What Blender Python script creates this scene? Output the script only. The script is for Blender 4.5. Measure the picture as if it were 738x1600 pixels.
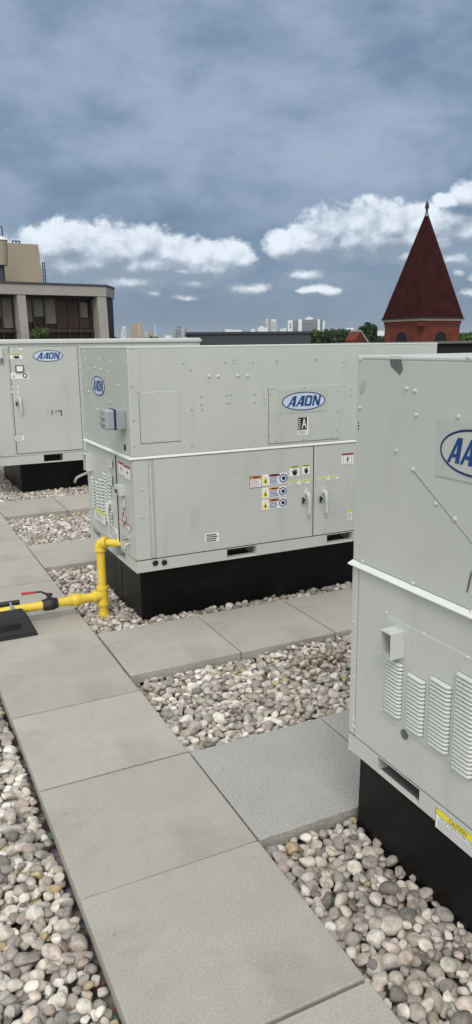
import bpy, bmesh, math, random
import numpy as np
from mathutils import Vector, Matrix
for o in list(bpy.data.objects): bpy.data.objects.remove(o)
R = math.radians
sc = bpy.context.scene
S = 1.62                                   # eye height in metres = unit of the survey numbers below

# ------------------------------------------------------------------ camera
F_PX, YAW, PIT, ROL = 1147.68, 0.449127, 0.2252395, -0.012555
_fw = Vector((math.sin(YAW)*math.cos(PIT), math.cos(YAW)*math.cos(PIT), -math.sin(PIT)))
_r = Vector((math.cos(YAW), -math.sin(YAW), 0)); _u = _r.cross(_fw)
_r2 = _r*math.cos(ROL) + _u*math.sin(ROL); _u2 = -_r*math.sin(ROL) + _u*math.cos(ROL)
EYE = Vector((0, 0, S))
cam = bpy.data.cameras.new('camera'); camo = bpy.data.objects.new('camera', cam)
sc.collection.objects.link(camo); sc.camera = camo
m = Matrix((_r2, _u2, -_fw)).transposed().to_4x4(); m.translation = EYE; camo.matrix_world = m
cam.sensor_fit = 'VERTICAL'; cam.sensor_height = 24.0; cam.lens = F_PX/1600*24.0
cam.clip_start = 0.05; cam.clip_end = 20000

# ------------------------------------------------------------------ exposure
sc.render.engine = 'CYCLES'
sc.view_settings.view_transform = 'Standard'; sc.view_settings.look = 'None'
sc.view_settings.exposure = 0.24; sc.view_settings.gamma = 1.0
sc.view_settings.use_curve_mapping = False

# ------------------------------------------------------------------ sun (soft, through cloud)
SUN_EL, SUN_AZ = R(50), R(208)             # azimuth clockwise from +Y
sd = Vector((math.sin(SUN_AZ)*math.cos(SUN_EL), math.cos(SUN_AZ)*math.cos(SUN_EL), math.sin(SUN_EL)))
sl = bpy.data.lights.new('sun', 'SUN'); sl.energy = 1.1; sl.angle = R(18); sl.color = (1, .965, .90)
so = bpy.data.objects.new('sun', sl); sc.collection.objects.link(so)
so.rotation_euler = sd.to_track_quat('Z', 'Y').to_euler()

# ------------------------------------------------------------------ rays of the photograph
def ray(px, py): return _fw + _r2*((px-369)/F_PX) - _u2*((py-800)/F_PX)
def onY(px, py, Y): d = ray(px, py); return EYE + d*(Y/d.y)
def onX(px, py, X): d = ray(px, py); return EYE + d*(X/d.x)
def far(px, py, D):                         # point at horizontal distance D
    d = ray(px, py); return EYE + d*(D/math.hypot(d.x, d.y))
def azel(px, py):
    d = ray(px, py); h = math.hypot(d.x, d.y)
    return math.atan2(d.x, d.y)-YAW, d.z/h

# ------------------------------------------------------------------ world: daylight sky under broken cloud
w = bpy.data.worlds.new('World'); sc.world = w; w.use_nodes = True
nt = w.node_tree; N = nt.nodes; L = nt.links
for n in list(N): N.remove(n)
def nd(tree, t, **kw):
    n = tree.nodes.new(t)
    for k, v in kw.items(): setattr(n, k, v)
    return n
def setin(tree, sock, v):
    if isinstance(v, bpy.types.NodeSocket): tree.links.new(v, sock)
    elif v is not None: sock.default_value = v
def math_(tree, op, a, b=None, c=None, clamp=False):
    n = nd(tree, 'ShaderNodeMath', operation=op); n.use_clamp = clamp
    setin(tree, n.inputs[0], a); setin(tree, n.inputs[1], b)
    if c is not None: setin(tree, n.inputs[2], c)
    return n.outputs[0]
def vmath(tree, op, a, b=None):
    n = nd(tree, 'ShaderNodeVectorMath', operation=op)
    setin(tree, n.inputs[0], a); setin(tree, n.inputs[1], b)
    return n.outputs[1] if op == 'LENGTH' else n.outputs[0]
def sstep(tree, x, a, b, lo=0.0, hi=1.0):
    n = nd(tree, 'ShaderNodeMapRange', interpolation_type='SMOOTHSTEP')
    setin(tree, n.inputs[0], x); n.inputs[1].default_value = a; n.inputs[2].default_value = b
    n.inputs[3].default_value = lo; n.inputs[4].default_value = hi
    return n.outputs[0]
def mixc(tree, f, a, b, blend='MIX'):
    n = nd(tree, 'ShaderNodeMix', data_type='RGBA', blend_type=blend)
    setin(tree, n.inputs[0], f); setin(tree, n.inputs[6], a); setin(tree, n.inputs[7], b)
    return n.outputs[2]
def noise(tree, vec, scale, detail=4, rough=.5, dist=0.0):
    n = nd(tree, 'ShaderNodeTexNoise'); setin(tree, n.inputs['Vector'], vec)
    n.inputs['Scale'].default_value = scale; n.inputs['Detail'].default_value = detail
    n.inputs['Roughness'].default_value = rough; n.inputs['Distortion'].default_value = dist
    return n
# cumulus banks: centre x, centre y, half width, half height in the photograph, kept as sky directions
CUM = [(110,415,90,20),(230,415,90,20),(330,420,60,14),(170,395,120,26),(580,378,110,22),(660,372,80,22),(200,440,70,10),(480,384,60,14),(75,388,48,24),(112,384,52,26),(165,382,46,26),(215,386,46,24),(262,396,40,20),(308,402,44,20),(352,400,38,18),(380,408,24,12),
       (140,412,60,14),(240,412,60,13),(60,410,60,18),
       (190,438,46,7),(282,425,30,6),(305,443,34,6),(392,450,34,8),(478,429,29,6),(500,453,30,6),(241,459,13,4),(292,465,20,4),
       (440,384,27,15),(480,374,30,20),(520,360,44,30),(565,352,42,26),(612,352,46,24),(655,352,44,20),(700,352,40,18),(745,358,44,18),
       (560,372,80,22),(650,372,60,18),
       (702,314,24,9),(738,304,30,15),(790,300,44,26),
       (632,401,34,10),(700,404,34,11),(712,425,10,5),(760,430,24,7),(770,455,40,6),
       (-10,402,60,26),(-70,395,60,30),(-160,410,70,20),(840,360,70,30),(930,390,80,26)]
def cloud_group():
    g = bpy.data.node_groups.new('cumulus_field', 'ShaderNodeTree')
    g.interface.new_socket('P', in_out='INPUT', socket_type='NodeSocketVector')
    g.interface.new_socket('F', in_out='OUTPUT', socket_type='NodeSocketFloat')
    gi = g.nodes.new('NodeGroupInput'); go = g.nodes.new('NodeGroupOutput')
    acc = None
    for (cx, cy, rx, ry) in CUM:
        a, e = azel(cx, cy); rx_ = rx/F_PX*1.15; ry_ = ry/F_PX*1.45
        s = vmath(g, 'SUBTRACT', gi.outputs[0], (a, e, 0))
        s = vmath(g, 'MULTIPLY', s, (1/rx_, 1/ry_, 0))
        l = vmath(g, 'LENGTH', s)
        v = math_(g, 'SUBTRACT', 1.0, l)
        if acc is None: acc = v
        else:
            n = nd(g, 'ShaderNodeMath', operation='SMOOTH_MAX')
            g.links.new(acc, n.inputs[0]); g.links.new(v, n.inputs[1]); n.inputs[2].default_value = .12
            acc = n.outputs[0]
    # billows: the same noise shapes the rim and, compared with itself a little higher up, the shading
    st_ = vmath(g, 'MULTIPLY', gi.outputs[0], (1, 1.25, 1))
    b1 = noise(g, st_, 19, 9, .62, .15); b2 = noise(g, st_, 52, 6, .62, .2)
    f = math_(g, 'ADD', acc, math_(g, 'MULTIPLY', math_(g, 'SUBTRACT', b1.outputs[0], .5), 1.65))
    f = math_(g, 'ADD', f, math_(g, 'MULTIPLY', math_(g, 'SUBTRACT', b2.outputs[0], .5), .65))
    g.links.new(f, go.inputs[0])
    return g
tc = nd(nt, 'ShaderNodeTexCoord'); D0 = tc.outputs['Generated']
rot = nd(nt, 'ShaderNodeVectorRotate', rotation_type='Z_AXIS'); L.new(D0, rot.inputs['Vector']); rot.inputs['Angle'].default_value = YAW
sx = nd(nt, 'ShaderNodeSeparateXYZ'); L.new(rot.outputs[0], sx.inputs[0])
X_, Y_, Z_ = sx.outputs
az = math_(nt, 'ARCTAN2', X_, Y_)
hh = math_(nt, 'SQRT', math_(nt, 'ADD', math_(nt, 'MULTIPLY', X_, X_), math_(nt, 'MULTIPLY', Y_, Y_)))
el = math_(nt, 'DIVIDE', Z_, math_(nt, 'MAXIMUM', hh, .001))
cb = nd(nt, 'ShaderNodeCombineXYZ'); L.new(az, cb.inputs[0]); L.new(el, cb.inputs[1]); P = cb.outputs[0]
n1 = noise(nt, D0, 22, 7, .62)
n2 = noise(nt, D0, 60, 5, .6)
off = vmath(nt, 'MULTIPLY', vmath(nt, 'SUBTRACT', n1.outputs['Color'], (.5, .5, .5)), (.022, .014, 0))
PW = vmath(nt, 'ADD', P, off)
cg = cloud_group()
def field(vec):
    n = nd(nt, 'ShaderNodeGroup'); n.node_tree = cg; L.new(vec, n.inputs[0]); return n.outputs[0]
F0 = field(PW)
F1 = field(vmath(nt, 'ADD', PW, (-.003, .011, 0)))
F2 = field(vmath(nt, 'ADD', PW, (-.008, .030, 0)))
mask = sstep(nt, F0, -.10, .30)
relief = math_(nt, 'ADD', math_(nt, 'MULTIPLY', math_(nt, 'SUBTRACT', F0, F1), .45), math_(nt, 'MULTIPLY', math_(nt, 'SUBTRACT', F0, F2), .55))
lit = sstep(nt, relief, -.28, .90)
mask = math_(nt, 'MULTIPLY', mask, sstep(nt, relief, -.7, .2, .75, 1.0))
# high grey deck in long soft streaks
st = nd(nt, 'ShaderNodeMapping'); L.new(rot.outputs[0], st.inputs[0]); st.inputs['Scale'].default_value = (1, 1, 2.1)
st.inputs['Rotation'].default_value = (0, R(-9), 0)
d1 = noise(nt, st.outputs[0], 3.0, 8, .55, .15); d2 = noise(nt, st.outputs[0], 9, 8, .58, .2)
dk = math_(nt, 'ADD', math_(nt, 'MULTIPLY', d1.outputs[0], .62), math_(nt, 'MULTIPLY', d2.outputs[0], .38))
dk = math_(nt, 'ADD', dk, sstep(nt, el, .17, .34, 0, .045))
dk = sstep(nt, dk, .35, .64)
deck = mixc(nt, dk, (.118, .192, .288, 1), (.305, .378, .495, 1))
low = mixc(nt, sstep(nt, d2.outputs[0], .35, .7), (.130, .195, .292, 1), (.175, .245, .345, 1))
hz = sstep(nt, el, .03, .24)
deck = mixc(nt, hz, low, deck)
deck = mixc(nt, sstep(nt, el, .0, .05), (.155, .220, .315, 1), deck)
ccol = mixc(nt, lit, (.215, .275, .360, 1), (.72, .785, .86, 1))
col = mixc(nt, mask, deck, ccol)
# fill added out of view: sky brightened high overhead and towards the sun
ga, ge = R(222), R(30)
sdl = Matrix.Rotation(YAW, 3, 'Z') @ Vector((math.sin(ga)*math.cos(ge), math.cos(ga)*math.cos(ge), math.sin(ge)))
dt = nd(nt, 'ShaderNodeVectorMath', operation='DOT_PRODUCT'); L.new(rot.outputs[0], dt.inputs[0]); dt.inputs[1].default_value = sdl
glow = sstep(nt, dt.outputs['Value'], -.05, .80)
zen = sstep(nt, el, .75, 2.2)
br = math_(nt, 'MAXIMUM', glow, math_(nt, 'MULTIPLY', zen, .55))
bcol = mixc(nt, d1.outputs[0], (1.05, 1.06, 1.07, 1), (1.75, 1.70, 1.60, 1))
col = mixc(nt, br, col, bcol)
sky = nd(nt, 'ShaderNodeTexSky', sky_type='NISHITA'); sky.sun_disc = False
sky.sun_elevation = SUN_EL; sky.sun_rotation = SUN_AZ
col = vmath(nt, 'SCALE', col); col.node.inputs[3].default_value = 10.0
col = mixc(nt, .93, sky.outputs[0], col)
bg = nd(nt, 'ShaderNodeBackground'); L.new(col, bg.inputs[0]); bg.inputs[1].default_value = .1
out = nd(nt, 'ShaderNodeOutputWorld'); L.new(bg.outputs[0], out.inputs[0])

# ------------------------------------------------------------------ materials
def mat(name, col, rough=.6, metal=0.0, var=.08, scale=6.0, bump=0.0, bscale=200, spec=.5, extra=None, rnd=0.0):
    m = bpy.data.materials.new(name); m.use_nodes = True; t = m.node_tree
    b = t.nodes['Principled BSDF']
    tcn = nd(t, 'ShaderNodeTexCoord'); geo = tcn.outputs['Object']
    n = noise(t, geo, scale, 5, .6)
    c0 = tuple(max(0, x*(1-var)) for x in col)+(1,); c1 = tuple(min(1, x*(1+var)) for x in col)+(1,)
    c = mixc(t, sstep(t, n.outputs[0], .3, .7), c0, c1)
    if rnd:
        oi = nd(t, 'ShaderNodeObjectInfo')
        c = mixc(t, 1.0, c, mixc(t, oi.outputs['Random'], (1-rnd, 1-rnd, 1-rnd*1.1, 1), (1+rnd, 1+rnd, 1+rnd*.9, 1)), 'MULTIPLY')
    if extra: c = extra(t, geo, c)
    t.links.new(c, b.inputs['Base Color'])
    rr = sstep(t, n.outputs[0], .25, .75, rough*.88, min(1, rough*1.12)); t.links.new(rr, b.inputs['Roughness'])
    b.inputs['Metallic'].default_value = metal; b.inputs['Specular IOR Level'].default_value = spec
    if bump:
        bn = noise(t, geo, bscale, 3, .6); bp = nd(t, 'ShaderNodeBump'); bp.inputs['Strength'].default_value = 1
        bp.inputs['Distance'].default_value = bump; t.links.new(bn.outputs[0], bp.inputs['Height']); t.links.new(bp.outputs[0], b.inputs['Normal'])
    return m
def paint_dirt(t, g, c):                     # faint smears and a few dark rain marks on the enamel
    mp = nd(t, 'ShaderNodeMapping'); t.links.new(g, mp.inputs[0]); mp.inputs['Scale'].default_value = (1, 1, .22)
    a = noise(t, mp.outputs[0], 9, 6, .65); f = sstep(t, a.outputs[0], .50, .78, 0, .30)
    c = mixc(t, f, c, (.30, .30, .27, 1))
    s = noise(t, g, 55, 3, .5); f2 = sstep(t, s.outputs[0], .70, .76, 0, .35)
    return mixc(t, f2, c, (.25, .25, .23, 1))
def conc(speck, stain):
    def f(t, g, c):
        a = noise(t, g, 150, 3, .8); c = mixc(t, sstep(t, a.outputs[0], .38, .62, 0, speck), c, (.12, .115, .10, 1))
        a2 = noise(t, g, 210, 2, .7); c = mixc(t, sstep(t, a2.outputs[0], .60, .70, 0, speck*1.3), c, (.62, .60, .55, 1))
        b = noise(t, g, 2.2, 6, .62, .5); c = mixc(t, sstep(t, b.outputs[0], .45, .72, 0, stain), c, (.20, .19, .165, 1))
        d = noise(t, g, 34, 2, .4); return mixc(t, sstep(t, d.outputs[0], .74, .78, 0, .55), c, (.13, .12, .10, 1))
    return f
def stone_mat():
    m = bpy.data.materials.new('river_stone'); m.use_nodes = True; t = m.node_tree; b = t.nodes['Principled BSDF']
    g = nd(t, 'ShaderNodeNewGeometry'); cr = nd(t, 'ShaderNodeValToRGB'); t.links.new(g.outputs['Random Per Island'], cr.inputs[0])
    cols = [(0,(.50,.48,.44)),(.12,(.34,.32,.295)),(.22,(.60,.585,.54)),(.32,(.27,.26,.245)),(.42,(.43,.40,.37)),(.5,(.38,.345,.315)),
            (.58,(.53,.47,.43)),(.66,(.30,.29,.275)),(.74,(.40,.355,.325)),(.81,(.34,.295,.26)),(.87,(.66,.645,.60)),(.93,(.185,.175,.165)),(.975,(.38,.32,.20))]
    cr.color_ramp.interpolation = 'CONSTANT'; e = cr.color_ramp.elements
    e[0].position = 0; e[0].color = cols[0][1]+(1,); e[1].position = cols[1][0]; e[1].color = cols[1][1]+(1,)
    for p, c in cols[2:]:
        x = e.new(p); x.color = c+(1,)
    tcn = nd(t, 'ShaderNodeTexCoord'); n = noise(t, tcn.outputs['Object'], 45, 5, .65)
    c = mixc(t, 1.0, cr.outputs[0], mixc(t, sstep(t, n.outputs[0], .3, .7), (.78,.77,.75,1), (1.30,1.285,1.25,1)), 'MULTIPLY')
    n2 = noise(t, tcn.outputs['Object'], 2.0, 3, .5)
    c = mixc(t, 1.0, c, mixc(t, sstep(t, n2.outputs[0], .35, .65), (.90,.88,.86,1), (1.04,1.04,1.03,1)), 'MULTIPLY')
    t.links.new(c, b.inputs['Base Color']); b.inputs['Roughness'].default_value = .72; b.inputs['Specular IOR Level'].default_value = .35
    bp = nd(t, 'ShaderNodeBump'); bp.inputs['Distance'].default_value = .002; bp.inputs['Strength'].default_value = .8
    n3 = noise(t, tcn.outputs['Object'], 160, 3, .6); t.links.new(n3.outputs[0], bp.inputs['Height']); t.links.new(bp.outputs[0], b.inputs['Normal'])
    return m
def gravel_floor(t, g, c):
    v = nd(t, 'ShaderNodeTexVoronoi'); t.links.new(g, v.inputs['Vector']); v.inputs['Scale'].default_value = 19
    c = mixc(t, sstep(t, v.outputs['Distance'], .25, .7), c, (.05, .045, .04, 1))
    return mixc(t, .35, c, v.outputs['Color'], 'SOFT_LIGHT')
M = {}
M['paint'] = mat('grey_enamel', (.472, .498, .468), .33, 0, .035, 1.4, .0016, 5, extra=paint_dirt)
M['paint2'] = mat('pale_grey_enamel', (.52, .545, .515), .42, 0, .03, 2, 0)
M['seam'] = mat('painted_gap_shade', (.035, .036, .036), .8)  # near-black strips put in for the shade of door and louver gaps
M['hollow'] = mat('dark_interior', (.008, .008, .008), .9)
M['flash'] = mat('highlit_drip_trim', (.66, .68, .66), .35, 0, .03, 3)  # paler than the enamel: highlight on ledges put into the colour
M['galv'] = mat('galvanised_steel', (.42, .44, .45), .38, .6, .1, 20)
M['screw'] = mat('zinc_screw', (.62, .62, .60), .3, .25, .1, 40)
def dusty(t, g, c):
    a = noise(t, g, 7, 6, .65); c = mixc(t, sstep(t, a.outputs[0], .5, .8, 0, .10), c, (.12, .11, .10, 1))
    b = noise(t, g, 90, 3, .6); return mixc(t, sstep(t, b.outputs[0], .66, .74, 0, .12), c, (.16, .15, .14, 1))
M['curb'] = mat('black_roof_membrane', (.0035, .0036, .0042), .42, 0, .3, 4, .003, 5, .22, extra=dusty)
M['conc'] = mat('beige_concrete', (.415, .398, .352), .88, 0, .06, 3, .0012, 300, .3, conc(.26, .42), .055)
M['concg'] = mat('grey_granular_concrete', (.43, .425, .395), .88, 0, .06, 3, .0016, 260, .3, conc(.45, .12), .03)
M['stone'] = stone_mat()
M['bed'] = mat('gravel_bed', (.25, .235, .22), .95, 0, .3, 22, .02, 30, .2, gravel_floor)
def chips(t, g, c):
    a = noise(t, g, 70, 4, .7); c = mixc(t, sstep(t, a.outputs[0], .66, .70, 0, .7), c, (.20, .11, .04, 1))
    b = noise(t, g, 9, 4, .6); return mixc(t, sstep(t, b.outputs[0], .5, .75, 0, .35), c, (.42, .30, .06, 1))
M['yellow'] = mat('yellow_gas_paint', (.72, .53, .055), .42, 0, .10, 14, .0012, 40, extra=chips)
M['yellow2'] = mat('greenish_yellow_paint', (.60, .60, .13), .4, 0, .1, 14)
M['iron'] = mat('black_iron', (.035, .033, .032), .55, .3, .3, 30)
M['rubber'] = mat('recycled_rubber', (.014, .0145, .015), .75, 0, .3, 60, .001, 300)
M['red'] = mat('red_dipped_vinyl', (.42, .03, .04), .4)
M['white'] = mat('white_vinyl', (.78, .78, .76), .45, 0, .02)
M['plate'] = mat('clear_film', (.43, .455, .43), .30, 0, .02)
M['oval'] = mat('pale_blue_vinyl', (.50, .58, .72), .35, 0, .03)
M['ovaln'] = mat('clear_film_over_paint', (.45,.47,.45), .3, 0, .03)
M['blue'] = mat('logo_blue', (.011, .055, .20), .35, 0, .1, 30)
M['navy'] = mat('logo_navy', (.012, .020, .10), .35)
M['ink'] = mat('black_ink', (.015, .015, .015), .5)
M['grey_ink'] = mat('grey_print', (.30, .30, .33), .5)
M['blue_ink'] = mat('blue_print', (.04, .10, .30), .5)
M['yellow_v'] = mat('safety_yellow', (.75, .66, .03), .45, 0, .03)
M['lime_v'] = mat('lime_yellow_print', (.50, .60, .06), .45)
M['orange_v'] = mat('safety_orange', (.62, .22, .03), .45)
M['redor_v'] = mat('red_orange_print', (.55, .10, .04), .45)
M['maroon_v'] = mat('maroon_print', (.28, .04, .04), .45)
M['pink_v'] = mat('faded_pink_print', (.55, .34, .33), .5)
M['bluegrey'] = mat('blue_grey_plastic', (.30, .325, .35), .35)
M['primer'] = mat('bare_primer_and_recess_shade', (.11, .115, .115), .6, 0, .15, 40)
M['smudge'] = mat('rub_mark', (.38, .40, .38), .5, 0, .12, 40)
M['pvc'] = mat('grey_pvc', (.55, .57, .58), .4)

# ------------------------------------------------------------------ mesh tools
def poly_circle(c, r, n=16, rot=0): return [(c[0]+r*math.cos(2*math.pi*i/n+rot), c[1]+r*math.sin(2*math.pi*i/n+rot)) for i in range(n)]
class Fr:                                   # a face to build on: u right, v up, n outwards
    def __init__(s, o, u, n): s.o = Vector(o); s.u = Vector(u); s.n = Vector(n); s.v = Vector((0, 0, 1))
    def P(s, u, v, w=0): return s.o + s.u*u + s.v*v + s.n*w
    def px(s, x, y):
        d = ray(x, y); t = (s.o-EYE).dot(s.n)/d.dot(s.n); q = EYE+d*t-s.o
        return q.dot(s.u), q.z
class MB:
    def __init__(s): s.v = []; s.f = []; s.m = []; s.mats = []; s.sm = []
    def mi(s, k):
        if k not in s.mats: s.mats.append(k)
        return s.mats.index(k)
    def add(s, vs, fs, k, smooth=False):
        b = len(s.v); s.v += [tuple(x) for x in vs]; i = s.mi(k)
        for f in fs: s.f.append([b+j for j in f]); s.m.append(i); s.sm.append(smooth)
    def hexa(s, p, k):                      # 8 corners: bottom 4 ccw, top 4
        s.add(p, [(3,2,1,0),(4,5,6,7),(0,1,5,4),(1,2,6,5),(2,3,7,6),(3,0,4,7)], k)
    def box(s, a, b, k):
        (x0,y0,z0),(x1,y1,z1) = a, b
        s.hexa([(x0,y0,z0),(x1,y0,z0),(x1,y1,z0),(x0,y1,z0),(x0,y0,z1),(x1,y0,z1),(x1,y1,z1),(x0,y1,z1)], k)
    def fbox(s, fr, u0, u1, v0, v1, w0, w1, k):
        if u1 < u0: u0, u1 = u1, u0
        if v1 < v0: v0, v1 = v1, v0
        s.hexa([fr.P(u0,v0,w1),fr.P(u1,v0,w1),fr.P(u1,v0,w0),fr.P(u0,v0,w0),fr.P(u0,v1,w1),fr.P(u1,v1,w1),fr.P(u1,v1,w0),fr.P(u0,v1,w0)], k)
    def fpoly(s, fr, pts, w, k, thick=0):
        n = len(pts)
        if thick:
            s.add([fr.P(p[0],p[1],w) for p in pts]+[fr.P(p[0],p[1],w-thick) for p in pts],
                  [tuple(range(n))]+[(i,n+i,n+(i+1)%n,(i+1)%n) for i in range(n)], k)
        else: s.add([fr.P(p[0],p[1],w) for p in pts], [tuple(range(n))], k)
    def fring(s, fr, a, b, w, k):
        n = len(a); s.add([fr.P(p[0],p[1],w) for p in a]+[fr.P(p[0],p[1],w) for p in b], [(i,(i+1)%n,n+(i+1)%n,n+i) for i in range(n)], k)
    def tube(s, pts, rad, k, seg=16, caps=True):
        pts = [Vector(p) for p in pts]; n = len(pts); rs = rad if isinstance(rad, (list, tuple)) else [rad]*n
        d = [(pts[min(i+1,n-1)]-pts[max(i-1,0)]).normalized() for i in range(n)]
        up = Vector((0,0,1)) if abs(d[0].z) < .9 else Vector((0,1,0))
        x = d[0].cross(up).normalized(); vs = []
        for i in range(n):
            x = (x - d[i]*x.dot(d[i])).normalized(); y = d[i].cross(x)
            for j in range(seg):
                a = 2*math.pi*j/seg; vs.append(pts[i]+x*(rs[i]*math.cos(a))+y*(rs[i]*math.sin(a)))
        fs = [(i*seg+j, i*seg+(j+1)%seg, (i+1)*seg+(j+1)%seg, (i+1)*seg+j) for i in range(n-1) for j in range(seg)]
        s.add(vs, fs, k, True)
        if caps: s.add(vs[:seg], [tuple(range(seg))[::-1]], k); s.add(vs[-seg:], [tuple(range(seg))], k)
    def build(s, name, parent=None, bevel=0, loc=None):
        me = bpy.data.meshes.new(name)
        o_ = Vector(parent.location) if parent is not None and loc is None else Vector(loc or (0,0,0))
        if parent is not None and parent.parent is not None: o_ = Vector(parent.parent.location)
        me.from_pydata([tuple(Vector(v)-o_) for v in s.v], [], s.f)
        for k in s.mats: me.materials.append(M[k])
        me.polygons.foreach_set('material_index', s.m); me.polygons.foreach_set('use_smooth', s.sm)
        me.update()
        bm = bmesh.new(); bm.from_mesh(me); bmesh.ops.recalc_face_normals(bm, faces=bm.faces) if name not in FLAT else None; bm.to_mesh(me); bm.free()
        ob = bpy.data.objects.new(name, me); sc.collection.objects.link(ob)
        if parent is not None: ob.parent = parent
        elif loc: ob.location = loc
        if bevel:
            bv = ob.modifiers.new('bevel', 'BEVEL'); bv.width = bevel; bv.segments = 2; bv.limit_method = 'ANGLE'; bv.angle_limit = R(50)
        return ob
FLAT = set()
def thing(name, label, cat, loc, group=None):
    o = bpy.data.objects.new(name, None); sc.collection.objects.link(o); o.empty_display_size = .2
    o.location = loc; o['label'] = label; o['category'] = cat
    if group: o['group'] = group
    return o
def tag(o, label, cat, group=None):
    o['label'] = label; o['category'] = cat
    if group: o['group'] = group
    return o
_tx = {}
def text_mesh(t):
    if t not in _tx:
        c = bpy.data.curves.new('lettering', 'FONT'); c.body = t; c.size = 1; c.resolution_u = 3; c.offset = .012
        o = bpy.data.objects.new('lettering', c); me = bpy.data.meshes.new_from_object(o)
        vs = [tuple(v.co[:2]) for v in me.vertices]; fs = [tuple(p.vertices) for p in me.polygons]
        bpy.data.objects.remove(o); bpy.data.meshes.remove(me); bpy.data.curves.remove(c)
        x0 = min(v[0] for v in vs); x1 = max(v[0] for v in vs); y0 = min(v[1] for v in vs); y1 = max(v[1] for v in vs)
        _tx[t] = ([((v[0]-x0)/(x1-x0), (v[1]-y0)/(y1-y0)) for v in vs], fs)
    return _tx[t]
def ftext(mb, fr, t, u0, u1, v0, v1, w, k):
    vs, fs = text_mesh(t)
    mb.add([fr.P(u0+(u1-u0)*a, v0+(v1-v0)*b, w) for a, b in vs], fs, k)

_screw = None
def screw(fr, u, v, parent, r=.0055, w=.0, k='screw'):
    global _screw
    if _screw is None: _screw = {}
    key = (tuple(fr.n), k)
    if key not in _screw:
        mb = MB(); z = Fr((0,0,0), fr.u, fr.n); n = 12
        vs = [z.P(x, y, 0) for x, y in poly_circle((0,0), 1.35, n)]+[z.P(x, y, .25) for x, y in poly_circle((0,0), 1.3, n)]+[z.P(x, y, .3) for x, y in poly_circle((0,0), .8, n)]+[z.P(x, y, 1.0) for x, y in poly_circle((0,0), .7, n)]+[z.P(0,0,1.1)]
        fs = [(q*n+i, q*n+(i+1)%n, (q+1)*n+(i+1)%n, (q+1)*n+i) for q in range(3) for i in range(n)]+[(3*n+i, 3*n+(i+1)%n, 4*n) for i in range(n)]
        mb.add(vs, fs, k); o = mb.build('screw'); _screw[key] = o.data; bpy.data.objects.remove(o)
    o = bpy.data.objects.new('screw', _screw[key]); sc.collection.objects.link(o)
    o.parent = parent; o.location = fr.P(u, v, w) - Vector(parent.location); o.scale = (r, r, r)
    return o

# ------------------------------------------------------------------ decals
def logo(fr, u0, u1, v0, v1, parent, w=.0, plate=True, fill='oval'):
    mb = MB(); W = u1-u0; H = v1-v0; uc, vc = (u0+u1)/2, (v0+v1)/2
    if plate: mb.fpoly(fr, [(u0-.06*W,v0-.12*H),(u1+.06*W,v0-.12*H),(u1+.06*W,v1+.12*H),(u0-.06*W,v1+.12*H)], w+.0012, 'plate', .0012)
    E = lambda k, kk=None, du=0, dv=0: [(uc+du+W/2*k*math.cos(a), vc+dv+H/2*(kk or k)*math.sin(a)) for a in [2*math.pi*i/48 for i in range(48)]]
    mb.fpoly(fr, E(.97), w+.0018, fill)
    mb.fring(fr, E(1), E(.955,.90), w+.0024, 'navy')
    x0 = uc-.385*W; lw = .77*W; h = .56*H; y0 = vc-.27*H; sh = .22
    tot = 3.75; sx_ = lw/tot/1.0
    def q(pts, dx, ww, k='blue'): mb.fpoly(fr, [(x0+(dx+p[0]+sh*p[1])*sx_, y0+p[1]*h) for p in pts], w+ww, k)
    for dx in (0, .93):
        q([(.58,0),(.88,0),(.86,1),(.56,1)], dx, .0026)
        q([(0,0),(.2,0),(.60,.80),(.60,1),(.50,1)], dx, .0028)
        q([(.22,.22),(.6,.22),(.6,.36),(.28,.36)], dx, .0030)
    o1 = [(.12,0),(.68,0),(.80,.12),(.80,.88),(.68,1),(.12,1),(0,.88),(0,.12)]; i1 = [(.24,.2),(.54,.2),(.54,.2),(.54,.8),(.54,.8),(.24,.8),(.24,.8),(.24,.2)]
    dx = 1.88; f = lambda pts: [(x0+(dx+p[0]+sh*p[1])*sx_, y0+p[1]*h) for p in pts]
    i1 = [(.24,.2),(.56,.2),(.57,.21),(.57,.79),(.56,.8),(.24,.8),(.23,.79),(.23,.21)]
    mb.fring(fr, f(o1), f(i1), w+.0026, 'blue')
    dx = 2.78
    q([(0,0),(.22,0),(.22,1),(0,1)], dx, .0026); q([(.62,0),(.84,0),(.84,1),(.62,1)], dx, .0026); q([(.0,1),(.26,1),(.84,0),(.56,0)], dx, .0030)
    return mb.build('logo_sticker', parent)
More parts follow.
